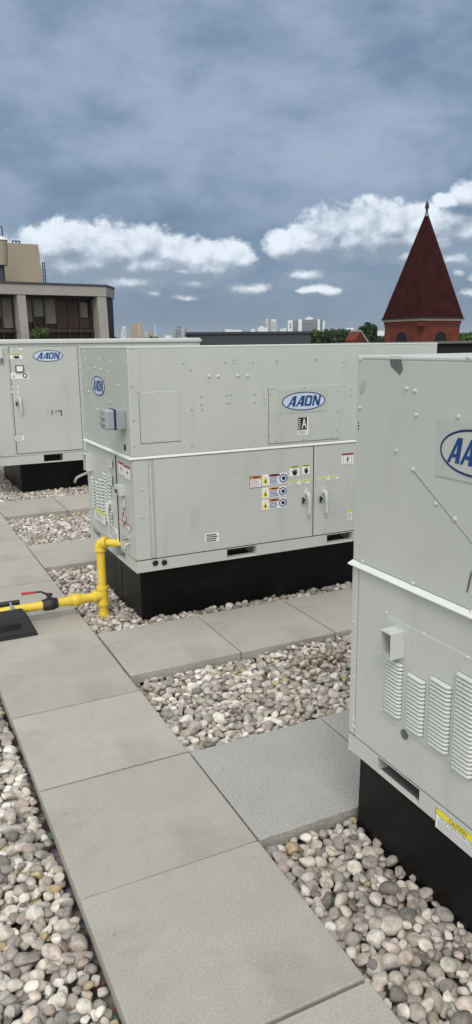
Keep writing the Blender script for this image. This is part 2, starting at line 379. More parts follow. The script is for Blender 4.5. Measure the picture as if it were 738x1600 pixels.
def decal(fr, u0, u1, v0, v1, kind, parent, w=.0, name='warning_label'):
    if u1 < u0: u0, u1 = u1, u0
    if v1 < v0: v0, v1 = v1, v0
    mb = MB(); U = lambda a: u0+(u1-u0)*a; V = lambda b: v0+(v1-v0)*b
    def rc(a0, a1, b0, b1, ww, k, th=0): mb.fpoly(fr, [(U(a0),V(b0)),(U(a1),V(b0)),(U(a1),V(b1)),(U(a0),V(b1))], w+ww, k, th)
    rng = random.Random(int((u0*1000+v0*7000)) )
    def lines(a0, a1, b0, b1, n, k='grey_ink', ww=.0016):
        for i in range(n):
            b = b1-(b1-b0)*(i+.2)/n; rc(a0, a0+(a1-a0)*rng.uniform(.72,1), b-(b1-b0)/n*.5, b, ww, k)
    def circ(a, b, rr, ww, k, n=18):
        rv = rr*(v1-v0); mb.fpoly(fr, [(U(a)+rv*math.cos(2*math.pi*i/n), V(b)+rv*math.sin(2*math.pi*i/n)) for i in range(n)], w+ww, k)
    rc(0,1,0,1,.001,'white',.001)
    if kind == 'framed':
        rc(0,1,0,1,.0012,'ink'); rc(.04,.96,.04,.96,.0014,'white'); rc(.04,.96,.74,.96,.0016,'orange_v'); rc(.3,.8,.80,.90,.0018,'ink'); lines(.1,.92,.1,.68,6,'pink_v',.0018)
    elif kind in ('triple_m', 'triple_o', 'triple_r'):
        hd = {'triple_m':'maroon_v','triple_o':'orange_v','triple_r':'redor_v'}[kind]
        rc(.02,.27,.04,.96,.0012,'white'); mb.fpoly(fr, [(U(.03),V(.14)),(U(.26),V(.14)),(U(.145),V(.86))], w+.0014, 'yellow_v')
        mb.fpoly(fr, [(U(.10),V(.24)),(U(.19),V(.24)),(U(.145),V(.62))], w+.0016, 'ink')
        rc(.29,.72,.74,.98,.0014,hd); rc(.40,.62,.80,.92,.0016,'ink'); lines(.31,.70,.06,.70,5,'blue_ink')
        circ(.86,.5,.42,.0014,'blue_ink'); circ(.86,.5,.29,.0016,'white'); circ(.87,.5,.19,.0018,'ink')
    elif kind == 'pict':
        rc(.0,1,.80,1,.0012,'lime_v'); rc(.15,.85,.86,.95,.0014,'ink')
        mb.fpoly(fr, [(U(a),V(b)) for a, b in [(.40,.08),(.68,.08),(.78,.34),(.70,.66),(.60,.70),(.58,.46),(.50,.72),(.42,.70),(.44,.46),(.30,.58),(.24,.50)]], w+.0014, 'ink')
    elif kind == 'strip':
        rc(.02,.48,.62,.95,.0012,'lime_v'); rc(.54,.98,.62,.95,.0012,'lime_v'); lines(.04,.46,.1,.55,2); lines(.56,.96,.1,.55,2)
    elif kind == 'lime':
        rc(0,1,.72,1,.0012,'lime_v'); lines(.1,.9,.1,.66,5)
    elif kind == 'plain':
        for b in (.10,.32,.54,.76): rc(.08,.08+.84*rng.uniform(.75,1),b,b+.13,.0012,'ink')
    elif kind == 'white': lines(.06,.94,.12,.9,4)
    elif kind == 'dial':
        circ(.8,.5,.40,.0012,'ink'); circ(.8,.5,.22,.0014,'white'); mb.fpoly(fr, [(U(.06),V(.2)),(U(.26),V(.2)),(U(.16),V(.8))], w+.0012, 'pink_v')
    elif kind == 'person':
        rc(0,1,.82,1,.0012,'maroon_v'); rc(.12,.88,.08,.76,.0012,'pink_v'); rc(.17,.83,.12,.72,.0014,'white')
        rc(.46,.56,.2,.6,.0016,'ink'); circ(.51,.64,.06,.0016,'ink'); mb.fpoly(fr, [(U(.3),V(.38)),(U(.7),V(.52)),(U(.7),V(.58)),(U(.3),V(.44))], w+.0018, 'ink')
    elif kind == 'seal':
        rc(.0,.86,.27,1,.0012,'ink'); ftext(mb, fr, 'A', U(.36),U(.82),V(.38),V(.94),w+.0014,'white')
        for i in range(6): rc(.05,.24,.34+i*.105,.38+i*.105,.0014,'white')
        rc(.32,.8,.30,.34,.0014,'grey_ink'); lines(.06,.9,.04,.22,3)
    elif kind == 'caution':
        rc(0,1,0,1,.0012,'ink'); rc(.012,.988,.02,.98,.0014,'white'); rc(.012,.988,.70,.98,.0016,'yellow_v')
        rc(.012,.988,.685,.70,.0018,'ink')
        ftext(mb, fr, 'CAUTION', U(.32),U(.72),V(.735),V(.94),w+.0018,'ink')
        ftext(mb, fr, 'USE OF FORKS OTHER THAN', U(.10),U(.90),V(.53),V(.645),w+.0016,'ink')
        for b in (.09,.18,.27,.36,.45): rc(.05,.95-.06*rng.random(),b-.022,b+.022,.0016,'grey_ink')
    return mb.build(name, parent)

# ------------------------------------------------------------------ rooftop units
def lever_handle(fr, u, v, parent, s=1.0):
    mb = MB()
    mb.fbox(fr, u-.016*s, u+.016*s, v-.045*s, v+.06*s, 0, .008*s, 'paint2')
    c = fr.P(u, v+.03*s, 0); mb.tube([c, c+fr.n*.03*s], .017*s, 'paint2', 14)
    a = fr.P(u+.004*s, v+.03*s, .034*s); b = fr.P(u+.010*s, v-.04*s, .040*s); e = fr.P(u+.014*s, v-.125*s, .034*s)
    mb.tube([a+(a-b)*.12, a, b, e], [.010*s, .015*s, .012*s, .011*s], 'paint2', 10)
    hd = mb.build('handle', parent)
    mb = MB(); mb.fbox(fr, u-.030*s, u-.014*s, v-.03*s, v-.012*s, .008*s, .022*s, 'iron'); mb.fbox(fr, u-.036*s, u-.026*s, v-.045*s, v+.0*s, .010*s, .018*s, 'iron')
    mb.build('latch', hd)
    return hd
def louver(fr, u0, u1, v0, v1, parent, pitch=.0125, w=.0, dep=1.0):
    mb = MB(); n = max(3, int(round((v1-v0)/pitch))); ph = (v1-v0)/n
    mb.fbox(fr, u0, u1, v0, v1, w, w+.0006, 'seam')
    for i in range(n):
        b = v0+i*ph; prof = [(.0, .16), (.009, .20), (.0125, .34), (.0115, .60), (.0075, .82), (.0, .93)]
        segs = [(u0, .0), (u0+.003, .75), (u0+.010, 1), (u1-.010, 1), (u1-.003, .75), (u1, .0)]
        vs = [fr.P(uu, b+ph*pv, w+.001+pw*k*dep) for uu, k in segs for pw, pv in prof]; m_ = len(prof)
        fs = [(i_*m_+j, (i_+1)*m_+j, (i_+1)*m_+j+1, i_*m_+j+1) for i_ in range(len(segs)-1) for j in range(m_-1)]
        mb.add(vs, fs, 'paint2', True)
    return mb.build('louver', parent)
def hood(fr, u0, u1, v0, v1, d, parent):
    mb = MB(); t = .004
    mb.fbox(fr, u0, u0+t, v0, v1, 0, d, 'paint'); mb.fbox(fr, u1-t, u1, v0, v1, 0, d, 'paint2')
    mb.fbox(fr, u0+t, u1-t, v1-t, v1, 0, d, 'paint2'); mb.fbox(fr, u0+t, u1-t, v0, v0+t, 0, d*.8, 'paint')  # right side and top paler: the light on them is painted in
    mb.fbox(fr, u0+t, u1-t, v0+t, v1-t, 0, .002, 'hollow'); mb.fbox(fr, u0+t, u0+(u1-u0)*.42, v0+t, v1-t, .002, d*.35, 'primer')
    return mb.build('vent_hood', parent)
near_ = False
def rail(fr, u0, u1, v0, v1, pockets, mb, depth=.04, w=.0):
    cuts = sorted(pockets); x = u0
    for a, b in cuts:
        mb.fbox(fr, x, a, v0, v1, w-depth, w, 'paint'); x = b
        mb.fbox(fr, a, b, v0, v0+.009, w-(.012 if near_ else depth*1.4), w, 'paint2')
        mb.fbox(fr, a, b, v1-.004, v1, w-depth, w, 'paint')
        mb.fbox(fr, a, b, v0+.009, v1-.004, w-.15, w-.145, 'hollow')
        for c in (a-.004, b): mb.fbox(fr, c, c+.004, v0+.003, v1-.004, w-.145, w-depth, 'galv')
        if near_: mb.fbox(fr, a, b, v0+.003, v0+.0085, w-.085, w-.012, 'primer'); mb.fbox(fr, a, b, v0+.009, v0+.03, w-.09, w-.085, 'hollow'); mb.fbox(fr, a, b, v1-.012, v1-.004, w-.145, w-depth*.5, 'hollow')  # pocket shade painted in: darkened floor plate and near-black sheets
    mb.fbox(fr, x, u1, v0, v1, w-depth, w, 'paint')
def frame_line(mb, fr, u0, u1, v0, v1, w, k='paint', t=.0015): mb.fbox(fr, u0, u1, v0, v1, 0, w, k)
def body(t, X0, X1, Y0, Y1, zb, zr, zl, zt, fx, fy, px_x, px_y):
    """cabinet shell: rail zb..zr, lower cabinet zr..zl, ledge at zl, upper cabinet up to zt"""
    mb = MB(); mb.box((X0+.012,Y0+.012,zr), (X1-.012,Y1-.012,zl-.012), 'paint'); mb.build('lower_cabinet', t, .003)
    mb = MB(); mb.box((X0,Y0,zl+.002), (X1,Y1,zt-.010), 'paint'); mb.build('upper_cabinet', t, .004)
    mb = MB(); mb.box((X0-.0015,Y0-.0015,zt-.012), (X1+.0015,Y1+.0015,zt), 'paint2'); mb.build('roof_cap', t, .004)
    mb = MB()                                # sloping drip trim: wide on the ends, thin on the long sides
    gx, gy = .016, .005
    for (z0, k0, z1, k1) in ((zl-.012, .9, zl-.008, 1), (zl-.008, 1, zl+.003, .0)):
        o0 = [(X0-gx*k0,Y0-gy*k0,z0),(X1+gx*k0,Y0-gy*k0,z0),(X1+gx*k0,Y1+gy*k0,z0),(X0-gx*k0,Y1+gy*k0,z0)]; o1 = [(X0-gx*k1,Y0-gy*k1,z1),(X1+gx*k1,Y0-gy*k1,z1),(X1+gx*k1,Y1+gy*k1,z1),(X0-gx*k1,Y1+gy*k1,z1)]
        mb.add(o0+o1, [(i,(i+1)%4,4+(i+1)%4,4+i) for i in range(4)], 'flash')
    mb.add([(X0-gx*.9,Y0-gy*.9,zl-.012),(X1+gx*.9,Y0-gy*.9,zl-.012),(X1+gx*.9,Y1+gy*.9,zl-.012),(X0-gx*.9,Y1+gy*.9,zl-.012)], [(3,2,1,0)], 'paint')
    mb.build('drip_ledge', t)
    mb = MB(); Lx = (Y1-Y0)
    rail(fy, 0, X1-X0, zb, zr, px_y, mb); rail(fx, .041, Lx, zb, zr, px_x, mb) if False else rail(fx, 0, Lx-.041, zb, zr, px_x, mb)
    back = Fr((X1,Y1,0),(-1,0,0),(0,1,0)); rside = Fr((X1,Y0,0),(0,1,0),(1,0,0))
    rail(back, 0, X1-X0-.041, zb, zr, [], mb); rail(rside, .041, Lx-.041, zb, zr, [], mb)
    mb.box((X0+.16,Y0+.16,zb+.004),(X1-.06,Y1-.06,zb+.012),'galv')
    mb.build('base_rail', t)
def panel(fr, u0, u1, v0, v1, t, name='access_panel', th=.004, k='paint', base=0, parent=None):
    mb = MB(); mb.fbox(fr, u0, u1, v0, v1, base-.002, base+th, k); return mb.build(name, parent or t, .0012)
def seam(mb, fr, u0, u1, v0, v1, w): mb.fbox(fr, u0, u1, v0, v1, w-.004, w, 'seam')  # dark strip standing in for the shade of a gap

# ---- middle unit
X0, X1, Y0, Y1 = .757*S, 2.06*S, 2.381*S, 2.999*S; zb, zr, zl, zt = .2155*S, .258*S, .6255*S, .995*S
mid = thing('rooftop_unit', 'grey rooftop unit in the middle, long side with rows of warning stickers', 'rooftop unit', (X0, Y0, zb), 'grey rooftop units')
fy = Fr((X0, Y0, 0), (1,0,0), (0,-1,0)); fx = Fr((X0, Y1, 0), (0,-1,0), (-1,0,0)); LX = Y1-Y0
a, _ = fy.px(355, 862); b, _ = fy.px(401, 860); c, _ = fy.px(511, 845); d_ = c + (b-a)
pa, _ = fx.px(146, 835); pb, _ = fx.px(158, 845); pc, _ = fx.px(182, 858); pd, _ = fx.px(196, 865)
body(mid, X0, X1, Y0, Y1, zb, zr, zl, zt, fx, fy, [(max(.02,pa), pb), (pc, pd)], [(a, b), (c, d_)])
mb = MB()                                    # outer skins of the lower cabinet, hinge strip, seams
du, _ = fy.px(490, 760); du2, _ = fy.px(243, 760); du1, _ = fy.px(231, 760)
for u in (du,): seam(mb, fy, u-.004, u+.004, zr+.004, zl-.016, -.004)
seam(mb, fy, .0, X1-X0, zr-.001, zr+.005, -.003)
sx_u, _ = fx.px(184, 780); seam(mb, fx, sx_u-.009, sx_u+.005, zr+.004, zl-.014, .0012)
mb.build('door_gap_shade', mid)
hc_ = (du1+du2)/2
d1 = panel(fy, hc_+.016, du-.004, zr+.006, zl-.017, mid, 'access_door', .004, 'paint', -.004)
d2 = panel(fy, du+.004, X1-X0-.05, zr+.006, zl-.017, mid, 'access_door', .004, 'paint', -.004)
panel(fy, .002, hc_-.016, zr+.006, zl-.017, mid, 'corner_panel', .004, 'paint', -.004)
mb = MB(); hc = (du1+du2)/2                    # long pressed hinge
mb.fbox(fy, hc-.014, hc+.014, zr+.008, zl-.018, -.008, -.0035, 'paint')
mb.tube([fy.P(hc, zr+.012, -.002), fy.P(hc, zl-.022, -.002)], .0045, 'paint', 8)
for i in range(6):
    v = zr+.03+(zl-zr-.08)*i/5; mb.fbox(fy, hc-.018, hc+.018, v, v+.002, -.004, -.001, 'galv')
mb.build('hinge', mid)
uu, vv = fy.px(476, 782); lever_handle(fy, uu, vv, mid if False else d1, 1.05) if False else None
for (x, y, dr) in ((478, 776, d1), (505, 774, d2)):
    uu, vv = fy.px(x, y); hmb = lever_handle(Fr(fy.o-fy.n*0, fy.u, fy.n), uu, vv, mid, .85)
def dpx(fr, x0, x1, y0, y1, kind, t, w=.0, name='warning_label'):
    xm, ym = (x0+x1)/2, (y0+y1)/2
    ua, _ = fr.px(x0, ym); ub, _ = fr.px(x1, ym); _, va = fr.px(xm, y1); _, vb = fr.px(xm, y0)
    return decal(fr, ua, ub, va, vb, kind, t, w, name)
for a_ in [(390,409,743.5,762,'framed'),(409,448,740,757,'triple_m'),(409,447,761,777,'triple_o'),(409,447,779,795,'triple_r'),
           (452,468,728,744,'pict'),(472,484,726,741,'pict'),(452,483,750,757,'strip'),(497,529,743,750,'strip'),(534,552,708,725,'person'),(321,342,833,847,'plain'),(543,550,796,812,'lime')]:
    dpx(fy, *a_, mid, .001)
def lpx(fr, x0, x1, y0, y1, t, w=0, plate=True):
    xm, ym = (x0+x1)/2, (y0+y1)/2
    ua, _ = fr.px(x0, ym); ub, _ = fr.px(x1, ym); _, va = fr.px(xm, y1); _, vb = fr.px(xm, y0)
    return logo(fr, ua, ub, va, vb, t, w, plate)
def rect_px(fr, x0, x1, y0, y1):
    xm, ym = (x0+x1)/2, (y0+y1)/2
    return fr.px(x0, ym)[0], fr.px(x1, ym)[0], fr.px(xm, y1)[1], fr.px(xm, y0)[1]
q = rect_px(fy, 420, 531, 603, 689); panel(fy, *q, mid, th=.004)
q2 = rect_px(fy, 219, 281, 612, 691); panel(fy, *q2, mid, th=.003)
e = .003
for (u0_,u1_,v0_,v1_) in (q, q2):
    mb = MB(); mb.fbox(fy, u0_-e, u0_, v0_-e, v1_, 0, .0012, 'primer'); mb.fbox(fy, u0_, u1_, v0_-e, v0_, 0, .0012, 'primer'); mb.build('panel_edge_strip', mid)  # dark strips along the left and lower panel edges
lpx(fy, 440, 507.5, 612, 641, mid, .0045); dpx(fy, 465, 481.5, 652, 679, 'seal', mid, .0045, 'certification_label')
for x, y in [(327,588),(341,588),(372,587),(387,587)]: screw(fy, *fy.px(x, y), mid, .0085)
for x, y in [(205,545),(205,603),(208,657),(210,698),(213,612),(286,568),(298,578),(315,620),(315,632),(316,640),(300,641),(354,618),(360,617),(355,630),(360,629),(398,616),(398,629),(413,624),(413,631),
             (220,614),(249,614),(279,612),(222,653),(280,650),(223,692),(251,688),(281,688),(424,607),(422,617),(421,649),(421,681),(429,607),(476,606),(521,604),(528,612),(526,643),(525,672),(474,687),(518,684),(432,690),
             (548,608),(548,619),(365,562),(432,564),(494,562),(537,566),(352,566),(300,697),(366,568),(395,566)]:
    screw(fy, *fy.px(x, y), mid, .0036, .004 if (q[0] < fy.px(x,y)[0] < q[1]) else .001, 'galv')
for x, y in [(222,765),(223,808),(366,737)]: screw(fy, *fy.px(x, y), mid, .0055)
mb = MB()
for x, y in [(243,880),(257,879)]:
    u_, v_ = fy.px(x, y); mb.fpoly(fy, poly_circle((u_, v_), .017, 20), .0015, 'hollow'); mb.fring(fy, poly_circle((u_, v_), .020, 20), poly_circle((u_, v_), .0165, 20), .002, 'galv')
mb.build('knockout_hole', mid)
# left end of the middle unit
lpx(fx, 144, 164, 588, 618, mid, .001, False)
for x, y in [(134,561),(155,562),(174,564),(197,566),(170,581),(138,576),(148,575),(158,577),(135,601),(139,612),(185,602),(173,628),(152,640),(147,633),(124,574),(131,549)]:
    screw(fx, *fx.px(x, y), mid, .0052)
for x, y in [(136,683),(168,697),(200,712)]: screw(fx, *fx.px(x, y-5), mid, .0045)
pan = panel(fx, max(.012, fx.px(134,760)[0]), sx_u-.007, zr+.006, zl-.017, mid, 'access_door', .004, 'paint', -.004)
panel(fx, sx_u+.004, LX-.002, zr+.006, zl-.017, mid, 'gas_panel', .004, 'paint', -.006)
for i, (x, y0_, y1_) in enumerate([(145,744,791),(152,751,800),(158,747,806),(164,738,812),(170.5,742,818)]):
    u_, v1_ = fx.px(x, y0_); _, v0_ = fx.px(x, y1_)
    louver(fx, u_-.036, u_+.036, v0_, v1_, mid, .0210, .001, .85)
uh, vh = fx.px(141, 722); hood(fx, uh-.035, uh+.035, vh-.055, vh+.055, .036, mid)
u_, v_ = fx.px(175, 792); lever_handle(fx, u_, v_, mid, .8)
for a_ in [(173,178,717,729,'white'),(152,168,797,814,'lime'),(186,194,722,741,'person'),(195,204,728,748,'person'),(189,196,778,792,'white'),(170,185,823,842,'white'),(187,205,816,824,'framed'),(173,178,741,757,'white')]:
    dpx(fx, *a_, mid, .013 if a_[0] in (152, 173) else .001)
mb = MB(); u_, v_ = fx.px(190, 765); mb.fbox(fx, u_-.03, u_+.06, v_-.025, v_+.03, -.002, .030, 'paint2'); mb.fbox(fx, u_-.028, u_-.004, v_-.018, v_+.005, .030, .032, 'hollow'); mb.fbox(fx, u_+.006, u_+.022, v_-.018, v_+.005, .030, .032, 'hollow')
mb.build('switch_box', mid, .004)
mb = MB(); u_, v_ = fx.px(199, 806)
for k in range(5):                            # bundle of small control wires
    pts = [fx.P(u_-.06+.03*k*.2+.02*math.sin(j*1.3+k), v_+.05-.022*j+.01*math.sin(k*2+j), .006+.004*math.sin(j+k)) for j in range(6)]
    mb.tube(pts, .0025, ['red', 'white', 'iron', 'maroon_v', 'pvc'][k], 6)
mb.build('control_wire', mid)
mb = MB(); u_, v_ = fx.px(202, 850); mb.tube([fx.P(u_, v_, -.004), fx.P(u_, v_, .02), fx.P(u_, v_-.035, .024)], .008, 'galv', 10); mb.tube([fx.P(u_-.03, v_+.03, -.004), fx.P(u_-.03, v_+.03, .03)], .014, 'galv', 10)
mb.build('pipe_stub', mid)
mb = MB(); u_, v_ = fx.px(196, 699); mb.fbox(fx, u_-.012, u_+.012, v_-.016, v_+.016, 0, .006, 'iron'); mb.build('plug', mid, .001)
# weatherproof outlet on the end wall
Yb = 2.435*S; zo0 = onX(199, 671, X0).z; zo1 = onX(199, 640, X0).z
ou0 = LX-(Yb+.085-Y0); ou1 = LX-(Yb-.02-Y0)
ob_ = MB(); ob_.fbox(fx, ou0, ou1, zo0, zo1, 0, .058, 'bluegrey'); box_o = ob_.build('outlet_box', mid, .005)
g_ = MB(); g_.fbox(fx, ou0-.002, ou1+.002, zo0-.002, zo1+.002, .058, .064, 'navy'); g_.build('gasket', box_o)
cv = MB(); cv.fbox(fx, ou0-.002, ou1+.001, zo0-.001, zo1+.001, .064, .118, 'bluegrey'); cv.build('cover', box_o, .012)
cv = MB(); cv.fbox(fx, ou0+.006, ou1-.004, zo0+.03, zo0+.038, .10, .128, 'galv'); cv.fbox(fx, ou0+.006, ou1-.004, zo1-.045, zo1-.037, .10, .128, 'galv'); cv.build('hinge_lug', box_o, .002)

# ---- near unit
near_ = True
X0, X1, Y0, Y1 = .780*S, 2.083*S, .49*S, 1.11*S
zb, zr, zl, zt = .198*S, .2300*S, .600*S, .977*S
near = thing('rooftop_unit', 'grey rooftop unit at the right edge, nearest, with large blue logo and rows of louvers', 'rooftop unit', (X0, Y0, zb), 'grey rooftop units')
nx = Fr((X0, Y1, 0), (0,-1,0), (-1,0,0)); ny = Fr((X0, Y0, 0), (1,0,0), (0,-1,0)); LN = Y1-Y0
zr = onX(549.5, 1147, X0).z; zb = onX(547, 1171, X0).z; zl = onX(549, 874, X0).z; zt = onX(557, 555, X0).z
pa, _ = nx.px(590, 1195); pb, _ = nx.px(655, 1248)
body(near, X0, X1, Y0, Y1, zb, zr, zl, zt, nx, ny, [(pa, pb), (LN-.20, LN-.09)], [(.42, .58), (1.2, 1.36)])
edge, _ = nx.px(558, 1000)
mb = MB(); seam(mb, nx, edge-.002, edge+.0015, zr+.006, zl-.016, -.002); seam(mb, nx, .0, LN, zr-.001, zr+.0015, -.001); mb.build('door_gap_shade', near)
panel(nx, .0, edge-.002, zr+.004, zl-.017, near, 'corner_panel', .004, 'paint', -.004)
panel(nx, edge+.0015, LN-.002, zr+.003, zl-.017, near, 'side_panel', .004, 'paint', -.004)
for i in range(26):                           # close row of rivets on the corner strip
    v = zr+.02+(zl-zr-.06)*i/25; screw(nx, edge*.72, v, near, .0019, .0, 'screw')
for x, y in [(551.5,1122),(551.5,1133),(554,1125),(554,1136),(547,1158),(547,1170),(553,972),(556,976),(553,1057)]: screw(nx, *nx.px(x, y), near, .0035)
# louvred panel
lp = rect_px(nx, 601, 742, 985, 1200); vt_ = nx.px(601, 958)[1]; vb_ = nx.px(603, 1118)[1]
panel(nx, nx.px(601,1030)[0], LN-.05, vb_-.008, vt_, near, 'louvred_panel', .002, 'paint', .0)
for (xa, xb, yt, yb_) in [(605,630,1024,1124),(638,665,1049,1151),(673,705.5,1054,1176),(712,745,1046,1215)]:
    ua, _ = nx.px(xa, (yt+yb_)/2); ub, _ = nx.px(xb, (yt+yb_)/2); vt2 = nx.px(xa+3, yt)[1]; vb2 = nx.px(xa, yb_-16)[1]
    louver(nx, ua, ub, vb2, vt2, near, .0118, .002)
louver(nx, LN-.24, LN-.17, .55, .74, near, .0118, .002); louver(nx, LN-.15, LN-.08, .55, .74, near, .0118, .002)
ua, va = nx.px(632, 1030); ub, vb = nx.px(616, 980)
hood(nx, ub, ub+.050, nx.px(616,1018)[1], nx.px(616,978)[1], .048, near)
for x, y in [(605,957),(663,990),(731,1027),(601,1035),(597,1109),(655,1152)]: screw(nx, *nx.px(x, y), near, .0046, .001)
mb = MB(); u_, v_ = nx.px(633, 1147); mb.fpoly(nx, poly_circle((u_, v_), .015, 20), .0035, 'primer', .003); mb.build('rubber_plug', near)
decal(nx, nx.px(681,1285)[0], nx.px(681,1285)[0]+.165, nx.px(681,1286)[1]-.010, nx.px(681,1259)[1]+.000, 'caution', near, .001)
# upper side: logo, plates, screws, scars
ua, va = nx.px(690, 700); ub = ua+.245; vt2 = nx.px(738, 669)[1]; vb2 = nx.px(738, 742)[1]
vc_ = nx.px(690, 700)[1]; hh_ = abs(vt2-vb2)/2*1.03
logo(nx, ua, ua+.235, vc_-hh_, vc_+hh_, near, .002, True, 'ovaln')
mb = MB(); p0 = nx.px(643, 733); p1 = nx.px(738, 850); dd = Vector((p1[0]-p0[0], p1[1]-p0[1])).normalized(); nn = Vector((-dd.y, dd.x)); p1 = (p0[0]+dd.x*.42, p0[1]+dd.y*.42)
mb.fpoly(nx, [(p0[0],p0[1]),(p1[0],p1[1]),(p1[0]+nn.x*.0016,p1[1]+nn.y*.0016),(p0[0]+nn.x*.0016,p0[1]+nn.y*.0016)], .0008, 'primer')
mb.build('panel_seam', near)
mb = MB(); p0 = nx.px(643, 731); ut = nx.px(641, 660)
mb.fpoly(nx, [(p0[0],p0[1]),(p1[0],p1[1]),(LN-.02,p1[1]),(LN-.02,zt-.06),(p0[0],zt-.06)], .0006, 'paint', .0006); mb.build('side_panel', near)
for x, y in [(564,561),(563,637),(636,607),(649,610.5),(651,648),(620,704),(646,733),(717,651),(682,787),(711.5,811),(567,877),(646,911),(737,956),(733,558)]: screw(nx, *nx.px(x, y), near, .0050, .0006)
mb = MB(); pts = [nx.px(x, y) for x, y in [(609,557),(627,557),(629,570),(630,578),(625,586),(620,581),(611,572),(610,563)]]
mb.fpoly(nx, pts[::-1], .0010, 'primer'); mb.build('paint_chip', near)
mb = MB(); pts = [nx.px(x, y) for x, y in [(566,597),(571,594),(572,602),(568,613),(563,617),(562,608)]]; mb.fpoly(nx, pts[::-1], .0008, 'smudge'); mb.build('rub_mark', near)
mb = MB()
for y in (660, 665, 670):
    u_, v_ = nx.px(560.5, y); mb.fpoly(nx, poly_circle((u_, v_), .003, 8), .0009, 'ink')
mb.build('vent_hole', near)
mb = MB(); pts = [nx.px(x, y) for x, y in [(729,925),(733,905),(737,890),(738,898),(735,912),(731,926)]]; mb.fpoly(nx, pts, .0010, 'primer'); mb.build('scratch', near)
# long side of the near unit (out of the photograph)
panel(ny, .02, .70, zr+.006, zl-.017, near, 'access_door', .004, 'paint', -.004); panel(ny, .72, X1-X0-.02, zr+.006, zl-.017, near, 'access_door', .004, 'paint', -.004)
lever_handle(ny, .66, (zr+zl)/2+.1, near, 1.2); lever_handle(ny, .78, (zr+zl)/2+.1, near, 1.2)

# ---- far-left unit
near_ = False
X0, X1, Y0, Y1 = .615*S, 2.205*S, 5.15*S, 6.15*S; zb, zr, zt = .206*S, .266*S, 1.046*S
leftu = thing('rooftop_unit', 'single-storey grey rooftop unit at the far left with small logo and hand-marked door', 'rooftop unit', (X0, Y0, zb), 'grey rooftop units')
ly = Fr((X0, Y0, 0), (1,0,0), (0,-1,0)); lx = Fr((X0, Y1, 0), (0,-1,0), (-1,0,0))
mb = MB(); mb.box((X0+.004,Y0+.006,zr),(X1-.004,Y1-.006,zt-.035),'paint'); mb.build('cabinet', leftu, .004)
mb = MB(); mb.box((X0-.012,Y0-.014,zt-.045),(X1+.012,Y1+.012,zt-.012),'paint2'); mb.box((X0-.002,Y0-.002,zt-.012),(X1+.0,Y1+.0,zt),'flash'); mb.build('roof_cap', leftu, .003)
q = rect_px(ly, 69, 99, 714, 722); mb = MB()
rail(ly, 0, X1-X0, zb, zr-.002, [(q[0], q[1]), (q[0]+1.25, q[1]+1.25)], mb); rail(lx, 0, Y1-Y0-.041, zb, zr-.002, [], mb)
rail(Fr((X1,Y1,0),(-1,0,0),(0,1,0)), 0, X1-X0-.041, zb, zr-.002, [], mb); rail(Fr((X1,Y0,0),(0,1,0),(1,0,0)), .041, Y1-Y0-.041, zb, zr-.002, [], mb)
mb.build('base_rail', leftu)
dq = (ly.px(22,640)[0], ly.px(125,620)[0], ly.px(27,709)[1], ly.px(60,542)[1])
mb = MB(); mb.fbox(ly, dq[0]-.006, dq[1]+.006, dq[2]-.006, dq[3]+.003, -.006, -.0025, 'seam'); mb.build('door_gap_shade', leftu)  # dark backing put in for the shade round the door
panel(ly, dq[0], dq[1], dq[2], dq[3], leftu, 'access_door', .006, 'paint', -.004)
panel(ly, .0, dq[0]-.02, dq[2]-.02, dq[3], leftu, 'access_panel', .004, 'paint', -.004)
panel(ly, dq[1]+.02, X1-X0, dq[2]-.02, dq[3], leftu, 'access_panel', .004, 'paint', -.004)
lpx(ly, 51.5, 98.5, 547, 565, leftu, .003, False)
for a_ in [(15,35,553,561,'pict'),(17,35,544,547,'white'),(17,45,582,592,'dial'),(18,30,603,607,'white'),(18,30,610,614,'white'),(24,38,681,688,'white')]: dpx(ly, *a_, leftu, .003)
mb = MB(); q = rect_px(ly, 24, 37, 570.5, 582); mb.fbox(ly, q[0], q[1], q[2], q[3], 0, .02, 'primer'); mb.fbox(ly, q[0]+.012, q[1]-.012, q[2]+.012, q[3]-.012, .02, .024, 'white'); mb.build('control_display', leftu, .004)
mb = MB(); q = rect_px(ly, -30, 4, 544, 566); mb.fbox(ly, q[0], q[1], q[2], q[3], 0, .03, 'paint2'); mb.fbox(ly, q[1]-.03, q[1]-.002, q[2]+.004, q[2]+.04, .03, .034, 'primer'); mb.build('control_box', leftu, .004)
lever_handle(ly, *ly.px(30, 627), leftu, 1.05)
mb = MB()
for pts in ([(80.5,641),(82,641),(82.5,648),(81,648)], [(87,641.5),(88.4,641.5),(88.6,645),(87.2,645)], [(91,641),(96.5,641),(97.5,650),(95.8,650),(95.3,643),(91,643)]):
    mb.fpoly(ly, [ly.px(x, y) for x, y in pts][::-1], .0035, 'ink')
mb.build('handwritten_mark', leftu)
for x, y in [(10,544),(12,700),(126,575),(126,640)]: screw(ly, *ly.px(x, y), leftu, .007)
mb = MB(); p = onY(118, 746, Y0+.19); mb.tube([p+Vector((0,.03,-.06)), p+Vector((0,.0,-.03)), p+Vector((.012,-.02,0)), p+Vector((.05,-.03,.02)), p+Vector((.30,-.03,.10))], .017, 'pvc', 10); mb.build('drain_pipe', leftu)

